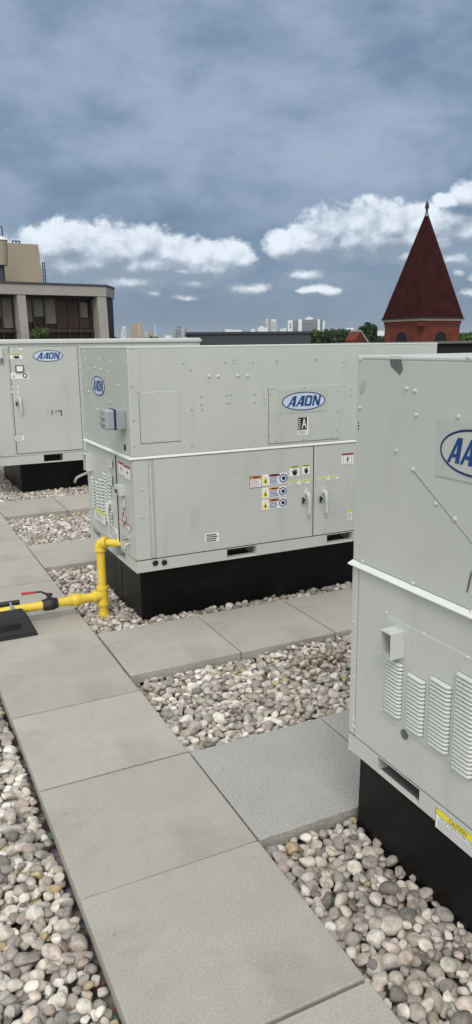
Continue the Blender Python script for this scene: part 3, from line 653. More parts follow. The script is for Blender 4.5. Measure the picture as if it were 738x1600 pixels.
# ---- units of the next column, their dark coil sides just showing
X0, X1, Y0, Y1 = onY(685, 545, 3.0*S).x, onY(685, 545, 3.0*S).x+1.9, 3.0*S, 3.95*S; zt = onY(700, 533.3, 3.0*S).z
nxt = thing('condensing_unit', 'unit with black coil side showing between the spire base and the near unit', 'rooftop unit', (X0, Y0, .2*S))
mb = MB(); mb.box((X0,Y0+.02,.2*S),(X1,Y1,zt-.02),'hollow'); mb.build('coil', nxt)
mb = MB(); mb.box((X0-.01,Y0-.01,zt-.02),(X1+.01,Y1+.01,zt),'primer'); mb.build('roof_cap', nxt, .003)
mb = MB()
for i in range(2): zz = zt-.115-i*.9; mb.box((X0,Y0+.006,zz),(X1,Y0+.02,zz+.008),'primer')
mb.build('coil_guard', nxt)
tag(bpy.data.objects['condensing_unit'], 'unit with black coil side showing between the spire base and the near unit', 'rooftop unit')

# ------------------------------------------------------------------ roof curbs
def curb(x0, x1, y0, y1, z1, label, flare=.0):
    mb = MB(); mb.hexa([(x0-flare,y0-flare,-.085),(x1+flare,y0-flare,-.085),(x1+flare,y1+flare,-.085),(x0-flare,y1+flare,-.085),(x0,y0,z1),(x1,y0,z1),(x1,y1,z1),(x0,y1,z1)], 'curb')
    
    for k in range(1, 4):
        xk = x0+(x1-x0)*k/4+.03*k; mb.box((xk,y0-flare-.0022,-.08),(xk+.09,y0-flare,z1-.02),'curb')
    yk = y0+(y1-y0)*.42; mb.box((x0-flare-.0022,yk,-.08),(x0-flare,yk+.09,z1-.02),'curb')
    o = mb.build('roof_curb', None, .006, loc=((x0+x1)/2, (y0+y1)/2, -.085)); tag(o, label, 'roof curb', 'black curbs under the rooftop units')
C_MID = (.818*S, 2.0*S, 2.533*S, 3.11*S); C_NEAR = (.842*S, 2.02*S, .43*S, 1.152*S); C_LEFT = (.862*S, 2.15*S, 5.30*S, 6.1*S)
curb(*C_MID, .2155*S+.006, 'glossy black membrane curb under the middle unit')
curb(*C_NEAR, .185*S, 'black curb in the lower right corner beneath the nearest unit', .004)
curb(*C_LEFT, .206*S+.006, 'black curb beneath the single-storey unit at the far left')
curb(3.0*S-1.5, 3.0*S-1.4, 4.2*S, 4.25*S, .05, 'x') if False else None
mb = MB(); mb.box((X0+.1,Y0+.1,-.085),(X1-.1,Y1-.1,.2*S),'curb'); tag(mb.build('roof_curb', None, .01, loc=(X0,Y0,-.085)), 'curb hidden below the unit with the black coil side', 'roof curb')

# ------------------------------------------------------------------ roof deck and city ground
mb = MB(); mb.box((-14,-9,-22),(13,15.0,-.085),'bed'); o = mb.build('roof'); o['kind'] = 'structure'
mats_ground = mat('city_ground', (.055, .075, .045), .95, 0, .3, .02); M['ground'] = mats_ground
mb = MB(); mb.add([(-9000,-9000,-22),(9000,-9000,-22),(9000,9000,-22),(-9000,9000,-22)], [(0,1,2,3)], 'ground'); o = mb.build('ground'); o['kind'] = 'structure'

# ------------------------------------------------------------------ concrete slabs
rng = random.Random(5); G = .0085
def slab(x0, x1, y0, y1, label, m='conc', z=0.0):
    cx, cy = (x0+x1)/2, (y0+y1)/2; hx, hy = (x1-x0)/2-G/2, (y1-y0)/2-G/2; mb = MB()
    mb.box((-hx,-hy,-.055),(hx,hy,0), m)
    o = mb.build('concrete_slab', None, .004); o.location = (cx+rng.uniform(-.002,.002), cy+rng.uniform(-.002,.002), z+rng.uniform(-.0015,.0015)); o.rotation_euler = (rng.uniform(-.002,.002), rng.uniform(-.002,.002), rng.uniform(-.003,.003))
    tag(o, label, 'paving slab', 'square concrete slabs of the roof walkway')
xL, xR = .2359*S, .6122*S
J = [-.34,.04,.42,.80,1.181,1.561,1.937,2.312,2.712,3.12,3.52,3.90,4.28,4.66,5.04,5.42,5.8,6.18]
words = {1.181:'walkway slab at the lower edge, left of the pebbles beside the nearest curb',1.561:'walkway slab left of the bluish grey slab',1.937:'walkway slab left of the big pebble strip, just beyond the one beside the bluish grey slab',
         2.312:'walkway slab touching the left end of the row before the middle unit',2.712:'walkway slab under the front of the black pipe block',3.12:'walkway slab behind the black pipe block, left of the yellow riser',3.52:'small-looking walkway slab left of the pebbles beyond the yellow riser',
         3.90:'walkway slab beside the cross row behind the yellow riser',4.28:'walkway slab left of the far pebble patch',4.66:'walkway slab at the left frame edge by the farthest cross row'}
for i in range(len(J)-1):
    lab = words.get(J[i+1])
    if lab: lab = 'beige '+lab
    else: lab = ['beige walkway slab outside the lower edge, %s' % ['farthest below','third below','second below','first below'][i] if i < 4 else 'beige walkway slab hidden beyond the left edge, %s past the farthest cross row' % ['first','second','third','fourth'][i-13]][0]
    if i == 3: lab = 'beige '+words[1.181]
    slab(xL, xR, J[i]*S, J[i+1]*S, lab)
XJ = [.6122, 1.0, 1.372, 1.75, 2.13]
ordn = ['first','second','third','fourth']
for k in range(4): slab(XJ[k]*S, XJ[k+1]*S, 1.181*S, 1.561*S, ['bluish grey grainy slab between two pebble beds beside the nearest unit','bluish grey slab mostly hidden behind the nearest unit corner','hidden bluish grey slab, third behind the nearest unit','hidden bluish grey slab, fourth behind the nearest unit'][k], 'concg', -.004)
for k in range(4): slab(XJ[k]*S, XJ[k+1]*S, 2.045*S, 2.43*S, 'beige slab in the row before the middle unit, %s from the walkway' % ordn[k])
for k in range(3): slab(XJ[k]*S, XJ[k+1]*S, 3.325*S, 3.755*S, 'beige slab of the cross row behind the yellow riser, %s from the walkway' % ordn[k])
for k in range(4): slab(XJ[k]*S, XJ[k+1]*S, 4.49*S, 4.95*S, 'beige slab of the farthest cross row before the far left unit, %s from the walkway' % ordn[k])

V_ = Vector
# ------------------------------------------------------------------ river stones
def ico(sub):
    bm = bmesh.new(); bmesh.ops.create_icosphere(bm, subdivisions=sub, radius=1); bm.verts.ensure_lookup_table()
    v = np.array([x.co[:] for x in bm.verts]); f = np.array([[q.index for q in x.verts] for x in bm.faces]); bm.free(); return v, f
nr = np.random.RandomState(11)
def variants(sub, n):
    v, f = ico(sub); out = []
    for i in range(n):
        p = v.copy()
        for _ in range(5):
            k = nr.normal(size=3); k /= np.linalg.norm(k); c = nr.uniform(.42, .85); d = p@k
            p = p - np.outer(np.maximum(d-c, 0)*nr.uniform(.6, .9), k)
        w1 = nr.normal(size=(3, 3))*1.1; p = p*(1+.07*np.sin(v@w1.T*1.6+nr.uniform(0, 6, 3)).sum(1, keepdims=True)/1.5)
        p = p*np.array([1, nr.uniform(.68, .95), nr.uniform(.48, .72)]); out.append(p)
    return out, f
V3, F3 = variants(3, 16); V2, F2_ = variants(2, 12)
def blocked(x, y, r):
    for (a, b, c, d) in (C_MID, C_NEAR, C_LEFT):
        if a-r*.4 < x < b+r*.4 and c-r*.4 < y < d+r*.4: return True
    return False
def scatter(name, x0, x1, y0, y1, hi, r0=.0150, r1=.0345, dens=1.0, zb=-.052, heap=0.0):
    vs, fs, off = [], [], 0; VV, FF = (V3, F3) if hi else (V2, F2_); cell = .07; grid = {}
    area = (x1-x0)*(y1-y0); placed = []
    for layer in range(3):
        tries = int(area*(2600, 4200, 5600)[layer]*dens); grid = {}
        for _ in range(tries):
            r = nr.uniform(r0, r1) if nr.rand() > .35 else nr.uniform(r0, r0*1.5)
            if layer == 0: r = nr.uniform(r0*1.3, r1)
            x = nr.uniform(x0+r*.75, x1-r*.75); y = nr.uniform(y0+r*.75, y1-r*.75)
            if blocked(x, y, r): continue
            gx, gy = int(x/cell), int(y/cell); ok = True
            for i in (gx-1, gx, gx+1):
                for j in (gy-1, gy, gy+1):
                    for (a, b, c) in grid.get((i, j), ()):
                        if (a-x)**2+(b-y)**2 < ((c+r)*(.70 if layer < 2 else .74))**2: ok = False; break
                    if not ok: break
                if not ok: break
            if not ok: continue
            grid.setdefault((gx, gy), []).append((x, y, r))
            z = zb + (-.020, -.004, .010)[layer] + nr.uniform(-.006, .006) + heap*max(0, math.sin(x*3.1+y*2.3))*.02
            placed.append((x, y, z, r))
    for (x, y, z, r) in placed:
        p = VV[nr.randint(len(VV))]*r*nr.uniform(.95, 1.2)
        a = nr.uniform(0, 6.283); t1, t2 = nr.normal(0, .28, 2)
        Rz = np.array([[math.cos(a), -math.sin(a), 0], [math.sin(a), math.cos(a), 0], [0, 0, 1]])
        Rx = np.array([[1, 0, 0], [0, math.cos(t1), -math.sin(t1)], [0, math.sin(t1), math.cos(t1)]]); Ry = np.array([[math.cos(t2), 0, math.sin(t2)], [0, 1, 0], [-math.sin(t2), 0, math.cos(t2)]])
        p = p@(Rz@Rx@Ry).T + np.array([x, y, z]); vs.append(p); fs.append(FF+off); off += len(p)
    v = np.concatenate(vs).astype(np.float32); f = np.concatenate(fs).astype(np.int32)
    me = bpy.data.meshes.new(name); me.vertices.add(len(v)); me.vertices.foreach_set('co', v.ravel()); nf = len(f)
    me.loops.add(nf*3); me.loops.foreach_set('vertex_index', f.ravel()); me.polygons.add(nf)
    me.polygons.foreach_set('loop_start', np.arange(0, nf*3, 3, dtype=np.int32)); me.polygons.foreach_set('loop_total', np.full(nf, 3, dtype=np.int32))
    me.polygons.foreach_set('use_smooth', np.ones(nf, dtype=bool)); me.update(calc_edges=True); me.materials.append(M['stone'])
    o = bpy.data.objects.new(name, me); sc.collection.objects.link(o); o['kind'] = 'stuff'; return o
g = scatter('river_gravel', -.55, xL-.004, .75, 3.4, True); tag(g, 'smooth grey and white river pebbles along the left side of the walkway', 'gravel')
g = scatter('river_gravel', xR+.004, C_NEAR[0]+.02, .55, 1.181*S-.004, True, heap=.5); tag(g, 'river pebbles in the lower right between walkway and nearest curb', 'gravel')
g = scatter('river_gravel', xR+.004, 2.0*S, 1.561*S+.004, 2.045*S-.004, True, heap=1); tag(g, 'wide strip of river pebbles in front of the row of slabs before the middle unit', 'gravel')
g = scatter('river_gravel', xR+.004, 2.1*S, 2.43*S+.004, 3.325*S-.004, False, zb=-.045); tag(g, 'river pebbles round the foot of the middle curb and the yellow riser', 'gravel')
g = scatter('river_gravel', xR+.004, 1.9*S, 3.755*S+.004, 4.49*S-.004, False); tag(g, 'far patch of river pebbles left of the middle unit between two cross rows', 'gravel')
g = scatter('river_gravel', xR+.004, 1.75*S, 4.95*S+.004, 7.4*S, False, dens=.8, zb=-.04); tag(g, 'river pebbles under and behind the far left unit', 'gravel')

M['dry'] = mat('dry_brown_litter', (.17, .115, .06), .9, 0, .45, 20)
rs = random.Random(9); mb = MB(); FLAT.add('dry_leaf_litter'); c0 = onY(500, 1032, 1.86*S); c0 = EYE+(ray(512, 1030))*(-(S+.03)/ray(512, 1030).z)
for i in range(420):
    rr = abs(rs.gauss(0, .15)); a = rs.uniform(0, 6.28); p = c0+V_((rr*1.5*math.cos(a), rr*.75*math.sin(a), rs.uniform(-.012, .014)))
    if not (1.575*S < p.y < 2.035*S): continue
    d = V_((rs.gauss(0,1), rs.gauss(0,1), rs.gauss(0,.35))).normalized(); e = d.cross(V_((0,0,1))+V_((rs.gauss(0,.3), rs.gauss(0,.3), 0))).normalized()
    l = rs.uniform(.008, .030); w_ = rs.uniform(.0010, .0035); mb.add([p-d*l-e*w_, p+d*l-e*w_, p+d*l+e*w_, p-d*l+e*w_], [(0,1,2,3)], 'dry')
o = mb.build('dry_leaf_litter'); o['kind'] = 'stuff'; tag(o, 'brown dry twigs and leaf bits on the pebbles left of the nearest unit', 'leaf litter')

# ------------------------------------------------------------------ yellow gas line
gp = thing('gas_pipe', 'yellow painted gas line rising into the left end of the middle unit', 'gas pipe', (.70*S, 2.62*S, 0))
rx, ry = .700*S, 2.640*S; yp = ry; rp = .0265
zel = onX(163, 852, rx).z; zho = onX(161, 930, rx).z
def sleeve(mb, a, b, r, k='yellow'): mb.tube([a, b], r, k, 18)
V_ = Vector
mb = MB(); mb.tube([V_((rx,ry,-.05)), V_((rx,ry,zel-.03))], rp, 'yellow', 20); mb.build('riser', gp)
mb = MB(); R_ = .045; pe = []
pts = [V_((rx,ry,zel-.045+R_*0))]
end = onX(187, 848, .757*S); dirv = (V_((end.x, end.y, zel))-V_((rx,ry,zel))); dirn = V_((dirv.x, dirv.y, 0)).normalized()
for i in range(9):
    a = math.pi/2*i/8; pts.append(V_((rx,ry,zel-.035)) + dirn*(.035*(1-math.cos(a))) + V_((0,0,.035*math.sin(a))))
mb.tube([pts[0]-V_((0,0,.012))]+pts[:1], .036, 'yellow', 18); mb.tube(pts, .033, 'yellow', 18, False)
mb.tube([pts[-1], pts[-1]+dirn*.014], .036, 'yellow', 18); mb.build('elbow', gp)
mb = MB(); mb.tube([pts[-1], V_((end.x+.02, end.y, zel))+dirn*.0], [.0225, .0225], 'yellow', 16); mb.build('inlet_pipe', gp)
mb = MB(); c = V_((rx,ry,zho)); mb.tube([c-V_((0,0,.055)), c+V_((0,0,.055))], .0335, 'yellow', 20)
for s_ in (-1, 1): mb.tube([c+V_((0,0,.042*s_)), c+V_((0,0,.060*s_))], .038, 'yellow', 20)
LD = V_((-1, -.02, 0)).normalized()
mb.tube([c, c+LD*.062], .033, 'yellow', 18); mb.tube([c+LD*.048, c+LD*.064], .038, 'yellow', 18); mb.build('tee', gp)
mb = MB(); mb.tube([c-V_((0,0,.13)), c-V_((0,0,.11))], .034, 'yellow', 18); mb.tube([c-V_((0,0,.18)), c-V_((0,0,.125))], [.027,.031], 'yellow', 18); mb.build('drip_leg', gp)
mb = MB(); mb.tube([c+LD*.06, c+LD*.30], rp, 'yellow', 18); mb.build('horizontal_pipe', gp)
mb = MB(); mb.tube([c+LD*.064, c+LD*.074], rp+.0012, 'iron', 16); mb.tube([c+LD*.216, c+LD*.226], rp+.0012, 'iron', 16); mb.build('pipe_thread', gp) if False else None
mb = MB(); n_ = c+LD*.155; mb.tube([n_-LD*.035, n_-LD*.012, n_+LD*.0, n_+LD*.022, n_+LD*.045], [.034,.036,.041,.041,.033], 'yellow', 8); mb.tube([n_+LD*.045, n_+LD*.06], .036, 'yellow', 18); mb.build('union', gp)
vx = onY(77, 935, yp).x; vC = V_((vx, ry+LD.y*(rx-vx), zho))
mb = MB(); mb.tube([vC-LD*.045, vC-LD*.028, vC-LD*.026, vC+LD*.026, vC+LD*.028, vC+LD*.045], [.034,.036,.040,.040,.036,.034], 'iron', 8)
mb.tube([vC, vC+V_((0,0,.058))], .014, 'iron', 12); mb.tube([vC+V_((0,0,.050)), vC+V_((0,0,.066))], .018, 'iron', 6)
val = mb.build('shutoff_valve', gp)
mb = MB(); h0 = vC+V_((0,0,.062)); hp = [h0+V_((.02,0,0)), h0, h0+LD*.03+V_((0,0,.012)), h0+LD*.045+V_((0,0,.024)), h0+LD*.085+V_((0,0,.026))]
mb.tube(hp, .006, 'iron', 8); mb.build('lever', val)
mb = MB(); mb.tube([hp[-1]-LD*.004, hp[-1]+LD*.075+V_((0,0,.004))], [.0075,.0085], 'red', 10); mb.build('grip', val)
mb = MB(); mb.tube([c+LD*.28, vC-LD*.04], rp, 'yellow', 18); mb.tube([vC+LD*.04, vC+LD*.36], rp, 'yellow', 18); mb.tube([vC+LD*.36, vC+LD*2.2], rp, 'yellow2', 18); mb.build('supply_pipe', gp)
# support block
bx1 = .425*S; by0, by1 = 2.52*S, 2.76*S
cx_ = bx1-.165
sup = thing('pipe_support', 'black rubber block on the walkway carrying the yellow gas pipe', 'pipe support', (cx_, (by0+by1)/2, 0))
def frust(mb, x0, x1, y0, y1, z0, z1, ins, k): mb.hexa([(x0,y0,z0),(x1,y0,z0),(x1,y1,z0),(x0,y1,z0),(x0+ins,y0+ins,z1),(x1-ins,y0+ins,z1),(x1-ins,y1-ins,z1),(x0+ins,y1-ins,z1)], k)
mb = MB(); frust(mb, bx1-.34, bx1, by0-.015, by1, .001, .020, .004, 'rubber'); frust(mb, bx1-.325, bx1-.012, by0-.015, by1-.02, .020, .116, .040, 'rubber')
frust(mb, bx1-.25, bx1-.085, by0-.006, by0+.02, .022, .084, .006, 'hollow'); mb.build('block', sup, .005)  # solid dark panel stands in for the shade of a recess
zp = zho-rp; sxm = bx1-.12; py_ = ry+LD.y*(rx-sxm)
mb = MB(); mb.box((bx1-.285, py_-.02, .100),(bx1-.065, py_+.02, zp-.004),'galv') if zp-.004 > .104 else mb.box((bx1-.285, py_-.02, .098),(bx1-.065, py_+.02, .103),'galv'); mb.build('strut_channel', sup)
mb = MB(); sxm = onY(17, 940, yp).x; cc = V_((sxm, py_, zho)); mb.tube([cc-V_((.012,0,0)), cc+V_((.012,0,0))], rp+.004, 'galv', 18)
mb.box((sxm-.010, py_-.038, zho-.06),(sxm+.010, py_-.030, zho+.03),'galv'); mb.tube([V_((sxm, py_-.05, zho+.022)), V_((sxm, py_+.04, zho+.034))], .006, 'galv', 8); mb.build('clamp', sup)
mb = MB(); mb.tube([V_((sxm-.5, py_+.045, zho+.028)), V_((sxm+.05, py_+.045, zho+.03))], .008, 'iron', 8); mb.tube([V_((sxm+.03, py_+.045, zho+.03)), V_((sxm+.055, py_+.045, zho+.03))], .014, 'iron', 8); mb.build('rod', sup)

# ------------------------------------------------------------------ buildings and trees beyond the roof
M['brick'] = mat('red_brick', (.135, .040, .028), .9, 0, .25, 1.5, spec=.1)
M['brickd'] = mat('dark_red_brick', (.09, .026, .02), .85, 0, .15, .8)
M['rooft'] = mat('maroon_roof_slate', (.034, .0105, .0100), .95, 0, .30, 1.8, .04, 9, .05)
M['lead'] = mat('pale_cornice', (.34, .29, .26), .7)
M['dk'] = mat('dark_fascia', (.02, .018, .025), .6)
M['precast'] = mat('precast_concrete', (.33, .31, .285), .85, 0, .08, .5)
M['beige'] = mat('beige_render', (.34, .29, .215), .85, 0, .04, .4)
M['bronze'] = mat('bronze_glass', (.020, .013, .011), .25, 0, .3, .3, spec=.25)
M['brown'] = mat('brown_curtain', (.032, .017, .013), .7, 0, .25, .8)
M['blind'] = mat('grey_blind', (.135, .125, .105), .7, 0, .12, 1)
M['mull'] = mat('bronze_mullion', (.02, .014, .011), .5)
M['slate'] = mat('dark_grey_cladding', (.045, .050, .060), .8, 0, .12, .3)
M['cwhite'] = mat('white_tower_concrete', (.62, .66, .68), .8)
M['cglass'] = mat('tower_glazing', (.12, .16, .20), .3)
M['corange'] = mat('tan_brick_tower', (.36, .26, .17), .8, 0, .1, .02)
M['cgrey'] = mat('grey_concrete', (.27, .29, .32), .8, 0, .1, .02)
M['leaf'] = mat('leaf_green', (.060, .105, .030), .8, 0, .45, .8)
M['leafd'] = mat('dark_leaf_green', (.026, .050, .018), .8, 0, .4, .6)
M['bark'] = mat('bark', (.07, .055, .04), .9)
GZ = -22.0
class Facade(Fr):
    def __init__(s, pxa, Da, pxb, Db, py=530):
        a = far(pxa, py, Da); b = far(pxb, py, Db); u = V_((b.x-a.x, b.y-a.y, 0)); s.len = u.length; u.normalize()
        super().__init__((a.x, a.y, 0), u, (u.y, -u.x, 0))
# brown glazed office block on the left
fa = Facade(-120, 56, 167, 60)
blk = thing('office_building', 'office block with concrete piers and brown glass on the left', 'building', (fa.o.x, fa.o.y, GZ))
def Uw(px, w, y=490): return Fr(fa.o+fa.n*w, fa.u, fa.n).px(px, y)[0]
L_ = fa.len; zt_ = fa.px(100, 446)[1]; zc = fa.px(100, 462)[1]; U = lambda x, y=490: fa.px(x, y)[0]
mb = MB(); mb.fbox(fa, -12, L_-.4, GZ, zc+.3, -16, -.9, 'bronze'); mb.build('glazed_wall', blk)
mb = MB(); cor = [(-12, .35), (L_, .35), (Uw(180.5, -2.0), -2.0), (Uw(180.5, -2.0)+.2, -16), (-12, -16)]
vs = [fa.P(a, zc, b) for a, b in cor]+[fa.P(a, zt_, b) for a, b in cor]; mb.add(vs, [(0,1,6,5),(1,2,7,6),(2,3,8,7),(3,4,9,8),(4,0,5,9),(5,6,7,8,9),(4,3,2,1,0)], 'precast'); mb.build('parapet', blk)
mb = MB(); vs = [fa.P(a, zt_, b+.08*(1 if b>-5 else 0)) for a, b in cor]+[fa.P(a, zt_+.12, b+.08*(1 if b>-5 else 0)) for a, b in cor]; mb.add(vs, [(0,1,6,5),(1,2,7,6),(2,3,8,7),(3,4,9,8),(4,0,5,9),(5,6,7,8,9)], 'slate'); mb.build('coping', blk)
for (xa, xb) in ((27, 40), (151, 165), (-100, -87)):
    mb = MB(); ua, ub = U(xa), U(xb); zb_ = fa.px(100, 529)[1]; sl = U(xa+2.2)-ua
    mb.hexa([fa.P(ua+sl,zb_-1,.3),fa.P(ub+sl,zb_-1,.3),fa.P(ub+sl,zb_-1,-.9),fa.P(ua+sl,zb_-1,-.9),fa.P(ua,zc+.05,.3),fa.P(ub,zc+.05,.3),fa.P(ub,zc+.05,-.9),fa.P(ua,zc+.05,-.9)], 'precast')
    mb.fbox(fa, ua+sl, ub+sl, GZ, zb_-1, -.9, .3, 'precast'); mb.build('pier', blk)
def Z(y, x=100): return fa.px(x, y)[1]
for (xa, xb, ya, yb, k) in [(-80,-62,466,510,'blind'),(-58,-40,466,500,'blind'),(-36,-16,466,510,'brown'),(-13,7,466,496,'blind'),(8,25,464,512,'blind'),(42,57,464,503,'blind'),(58.5,75,466,494,'blind'),(76.5,94,466,505,'blind'),(95,112,464,512,'brown'),(113,130,464,512,'brown'),(131,144,471,495,'blind'),(131,147,497,512,'brown')]:
    mb = MB(); mb.fbox(fa, U(xa), U(xb), Z(yb), Z(ya), -.9, -.86, k); mb.build('window', blk)
for x in (8, 26, 41, 57.5, 75.5, 94.5, 112.5, 130.5, 148): mb = MB(); mb.fbox(fa, U(x)-.05, U(x)+.05, Z(529), zc, -.9, -.72, 'mull'); mb.build('mullion', blk)
mb = MB(); mb.fbox(fa, -12, U(149), Z(519), Z(514), -.9, -.6, 'brown'); mb.fbox(fa, -12, L_-.4, Z(466), zc, -.9, -.5, 'mull'); mb.build('spandrel', blk)
mb = MB(); ua, ub = U(162), Uw(177.5, -2.2); mb.hexa([fa.P(ua,GZ,-.6),fa.P(ub,GZ,-2.2),fa.P(ub,GZ,-10),fa.P(ua,GZ,-10),fa.P(ua,zc,-.6),fa.P(ub,zc,-2.2),fa.P(ub,zc,-10),fa.P(ua,zc,-10)], 'bronze'); mb.build('corner_glazing', blk)
fb = Facade(-120, 62, 63, 64); pent = MB(); U2 = lambda x: fb.px(x, 410)[0]
pent.hexa([fb.P(U2(10)-7,zt_,0),fb.P(U2(65.5),zt_,0),fb.P(U2(65.5),zt_,-8),fb.P(U2(10)-7,zt_,-8),fb.P(U2(10)-7,fb.px(40,381)[1],0),fb.P(U2(62),fb.px(40,381)[1],0),fb.P(U2(62),fb.px(40,381)[1],-8),fb.P(U2(10)-7,fb.px(40,381)[1],-8)], 'beige'); ph = pent.build('penthouse', blk)
mb = MB(); zq = fb.px(40,381)[1]
for x in (28, 33, 38.5): mb.tube([fb.P(U2(x),zq,-1), fb.P(U2(x),zq+.32,-1)], .05, 'mull', 6)
mb.tube([fb.P(U2(28),zq+.3,-1), fb.P(U2(40),zq+.3,-1)], .05, 'mull', 6); mb.build('railing', ph)
mb = MB(); a0 = U2(65)
for dx in (.05, .22): mb.tube([fb.P(a0+dx,zt_,.1), fb.P(a0+dx,zt_+2.2,.1)], .04, 'mull', 6)
for i in range(9): mb.tube([fb.P(a0+.05,zt_+.25*i+.1,.1), fb.P(a0+.22,zt_+.25*i+.1,.1)], .025, 'mull', 6)
mb.build('ladder', blk)
tk = thing('water_tank', 'beige round tank with white rim at the left edge above the office block', 'tank', fb.P(U2(-13), fb.px(2,420)[1], 2.5)); c0 = V_(tk.location)
mb = MB(); zz = [fb.px(2,y)[1] for y in (420,406,395,383)]; mb.tube([V_((c0.x,c0.y,zz[0])), V_((c0.x,c0.y,zz[1])), V_((c0.x,c0.y,zz[2])), V_((c0.x,c0.y,zz[3]))], [.56,.62,.66,.66], 'beige', 20); mb.build('shell', tk)
mb = MB(); mb.tube([V_((c0.x,c0.y,zz[3])), V_((c0.x,c0.y,zz[3]+.22))], [.72,.60], 'white', 20); mb.build('rim', tk)
mb = MB()
for dx in (-.2, .1, .35): mb.tube([V_((c0.x+dx,c0.y,zz[3]+.2)), V_((c0.x+dx,c0.y,zz[3]+1.0))], .04, 'mull', 6)
mb.tube([V_((c0.x-.2,c0.y,zz[3]+1.0)), V_((c0.x+.35,c0.y,zz[3]+1.0))], .04, 'mull', 6); mb.build('railing', tk)
mb = MB(); mb.tube([V_((c0.x,c0.y,zt_)), V_((c0.x,c0.y,zz[0]))], .3, 'slate', 8); mb.build('stand', tk)

# leafy things
def leaves(mb, c, rad, n, size, k, rs):
    vs = []; fs = []
    lumps = [(V_((rs.uniform(-1,1)*rad[0]*.62, rs.uniform(-1,1)*rad[1]*.62, rs.uniform(-.75,.8)*rad[2]*.6)), rs.uniform(.34,.58)) for _ in range(15)]
    for i in range(n):
        l, s_ = rs.choice(lumps); d = V_((rs.gauss(0,1), rs.gauss(0,1), rs.gauss(0,1))).normalized()*(rs.uniform(.6,1.05))
        p = V_(c)+l+V_((d.x*rad[0]*s_, d.y*rad[1]*s_, d.z*rad[2]*s_))
        a = V_((rs.gauss(0,1), rs.gauss(0,1), rs.gauss(0,1))).normalized(); b = a.cross(V_((rs.gauss(0,1), rs.gauss(0,1), rs.gauss(0,1)))).normalized()
        s2 = size*rs.uniform(.6, 1.3); b_ = len(vs); vs += [p-a*s2, p+b*s2*.6, p+a*s2, p-b*s2*.6]; fs.append((b_,b_+1,b_+2,b_+3))
    mb.add(vs, fs, k)
def tree(px, ytop, wpx, ybot, D, k, label, seed, n=2600):
    rs = random.Random(seed); a = far(px, ytop, D); b = far(px, ybot, D); w_ = wpx/F_PX*D/2*1.03; h = (a.z-b.z)/2*1.1
    base = V_((a.x, a.y, GZ)); t = thing('leafy_tree', label, 'tree', base, 'trees beyond the roof'); cz = b.z+h*.9
    mb = MB(); FLAT.add('crown'); leaves(mb, (a.x, a.y, cz), (w_, w_, h), n, max(.18, w_*.075), k, rs); mb.build('crown', t)
    mb = MB(); mb.tube([base, V_((a.x+.2, a.y, (GZ+cz)/2)), V_((a.x, a.y, cz))], [.5, .35, .15], 'bark', 8)
    for i in range(5):
        an = rs.uniform(0, 6.28); mb.tube([V_((a.x, a.y, cz-h*.8)), V_((a.x+w_*.5*math.cos(an), a.y+w_*.5*math.sin(an), cz+rs.uniform(-.2,.5)*h))], [.16,.05], 'bark', 6)
    mb.build('trunk', t)
tree(493, 515, 26, 540, 95, 'leaf', 'light green tree at the right end of the long dark roof', 3)
tree(528, 514, 56, 545, 90, 'leafd', 'wide dark green tree left of the red brick gable', 4, 4200)
tree(576, 506, 28, 540, 85, 'leafd', 'tall round dark tree right behind the red brick gable', 5, 3000)
tree(594, 524, 26, 548, 120, 'leafd', 'low dark tree against the left wall of the brick tower', 6)
tree(731, 517, 34, 545, 110, 'leaf', 'tree right of the brick tower at the right edge', 7)
tree(765, 515, 44, 545, 112, 'leafd', 'tree just beyond the right edge', 8)
tree(548, 526, 30, 548, 130, 'leafd', 'low tree behind the wide dark green tree', 9)
FLAT.add('shrub')
mb = MB(); c = fa.P(U(43), Z(522), 2.2); leaves(mb, c, (.75,.6,.55), 900, .09, 'leaf', random.Random(2))
sh = thing('planter_shrub', 'small green shrub before the office block, left of its middle pier', 'shrub', c-V_((0,0,.6))); FLAT.add('foliage'); mb.build('foliage', sh)
mb = MB(); mb.box((c.x-.5,c.y-.4,c.z-1.1),(c.x+.5,c.y+.4,c.z-.45),'precast'); pl = mb.build('pot', sh)
mb = MB(); mb.fbox(fa, -12, U(166), GZ, c.z-1.102, 1.2, 3.2, 'precast'); mb.build('terrace', blk)

# long dark roof
fd = Facade(292, 40, 486, 42); rb = thing('low_building', 'long low building with dark grey cladding below the skyline', 'building', (fd.o.x, fd.o.y, GZ)); zd = fd.px(390, 518.2)[1]
def foot(e, z):
    a = fd.P(-e, 0, e); b = fd.P(fd.len+e, 0, e); a2 = a*1.35; b2 = b*1.35; return [V_((q.x, q.y, z)) for q in (a, b, b2, a2)]
mb = MB(); mb.hexa(foot(0, GZ)+foot(0, zd-.12), 'slate'); mb.build('wall', rb)
mb = MB(); mb.hexa(foot(.08, zd-.12)+foot(.08, zd), 'slate'); mb.build('parapet', rb)
mb = MB(); p = fd.P(fd.px(325,515)[0], 0, -6); mb.tube([V_((p.x,p.y,zd-.2)), V_((p.x,p.y,zd+.3))], .09, 'cgrey', 8); mb.build('vent_stack', rb)
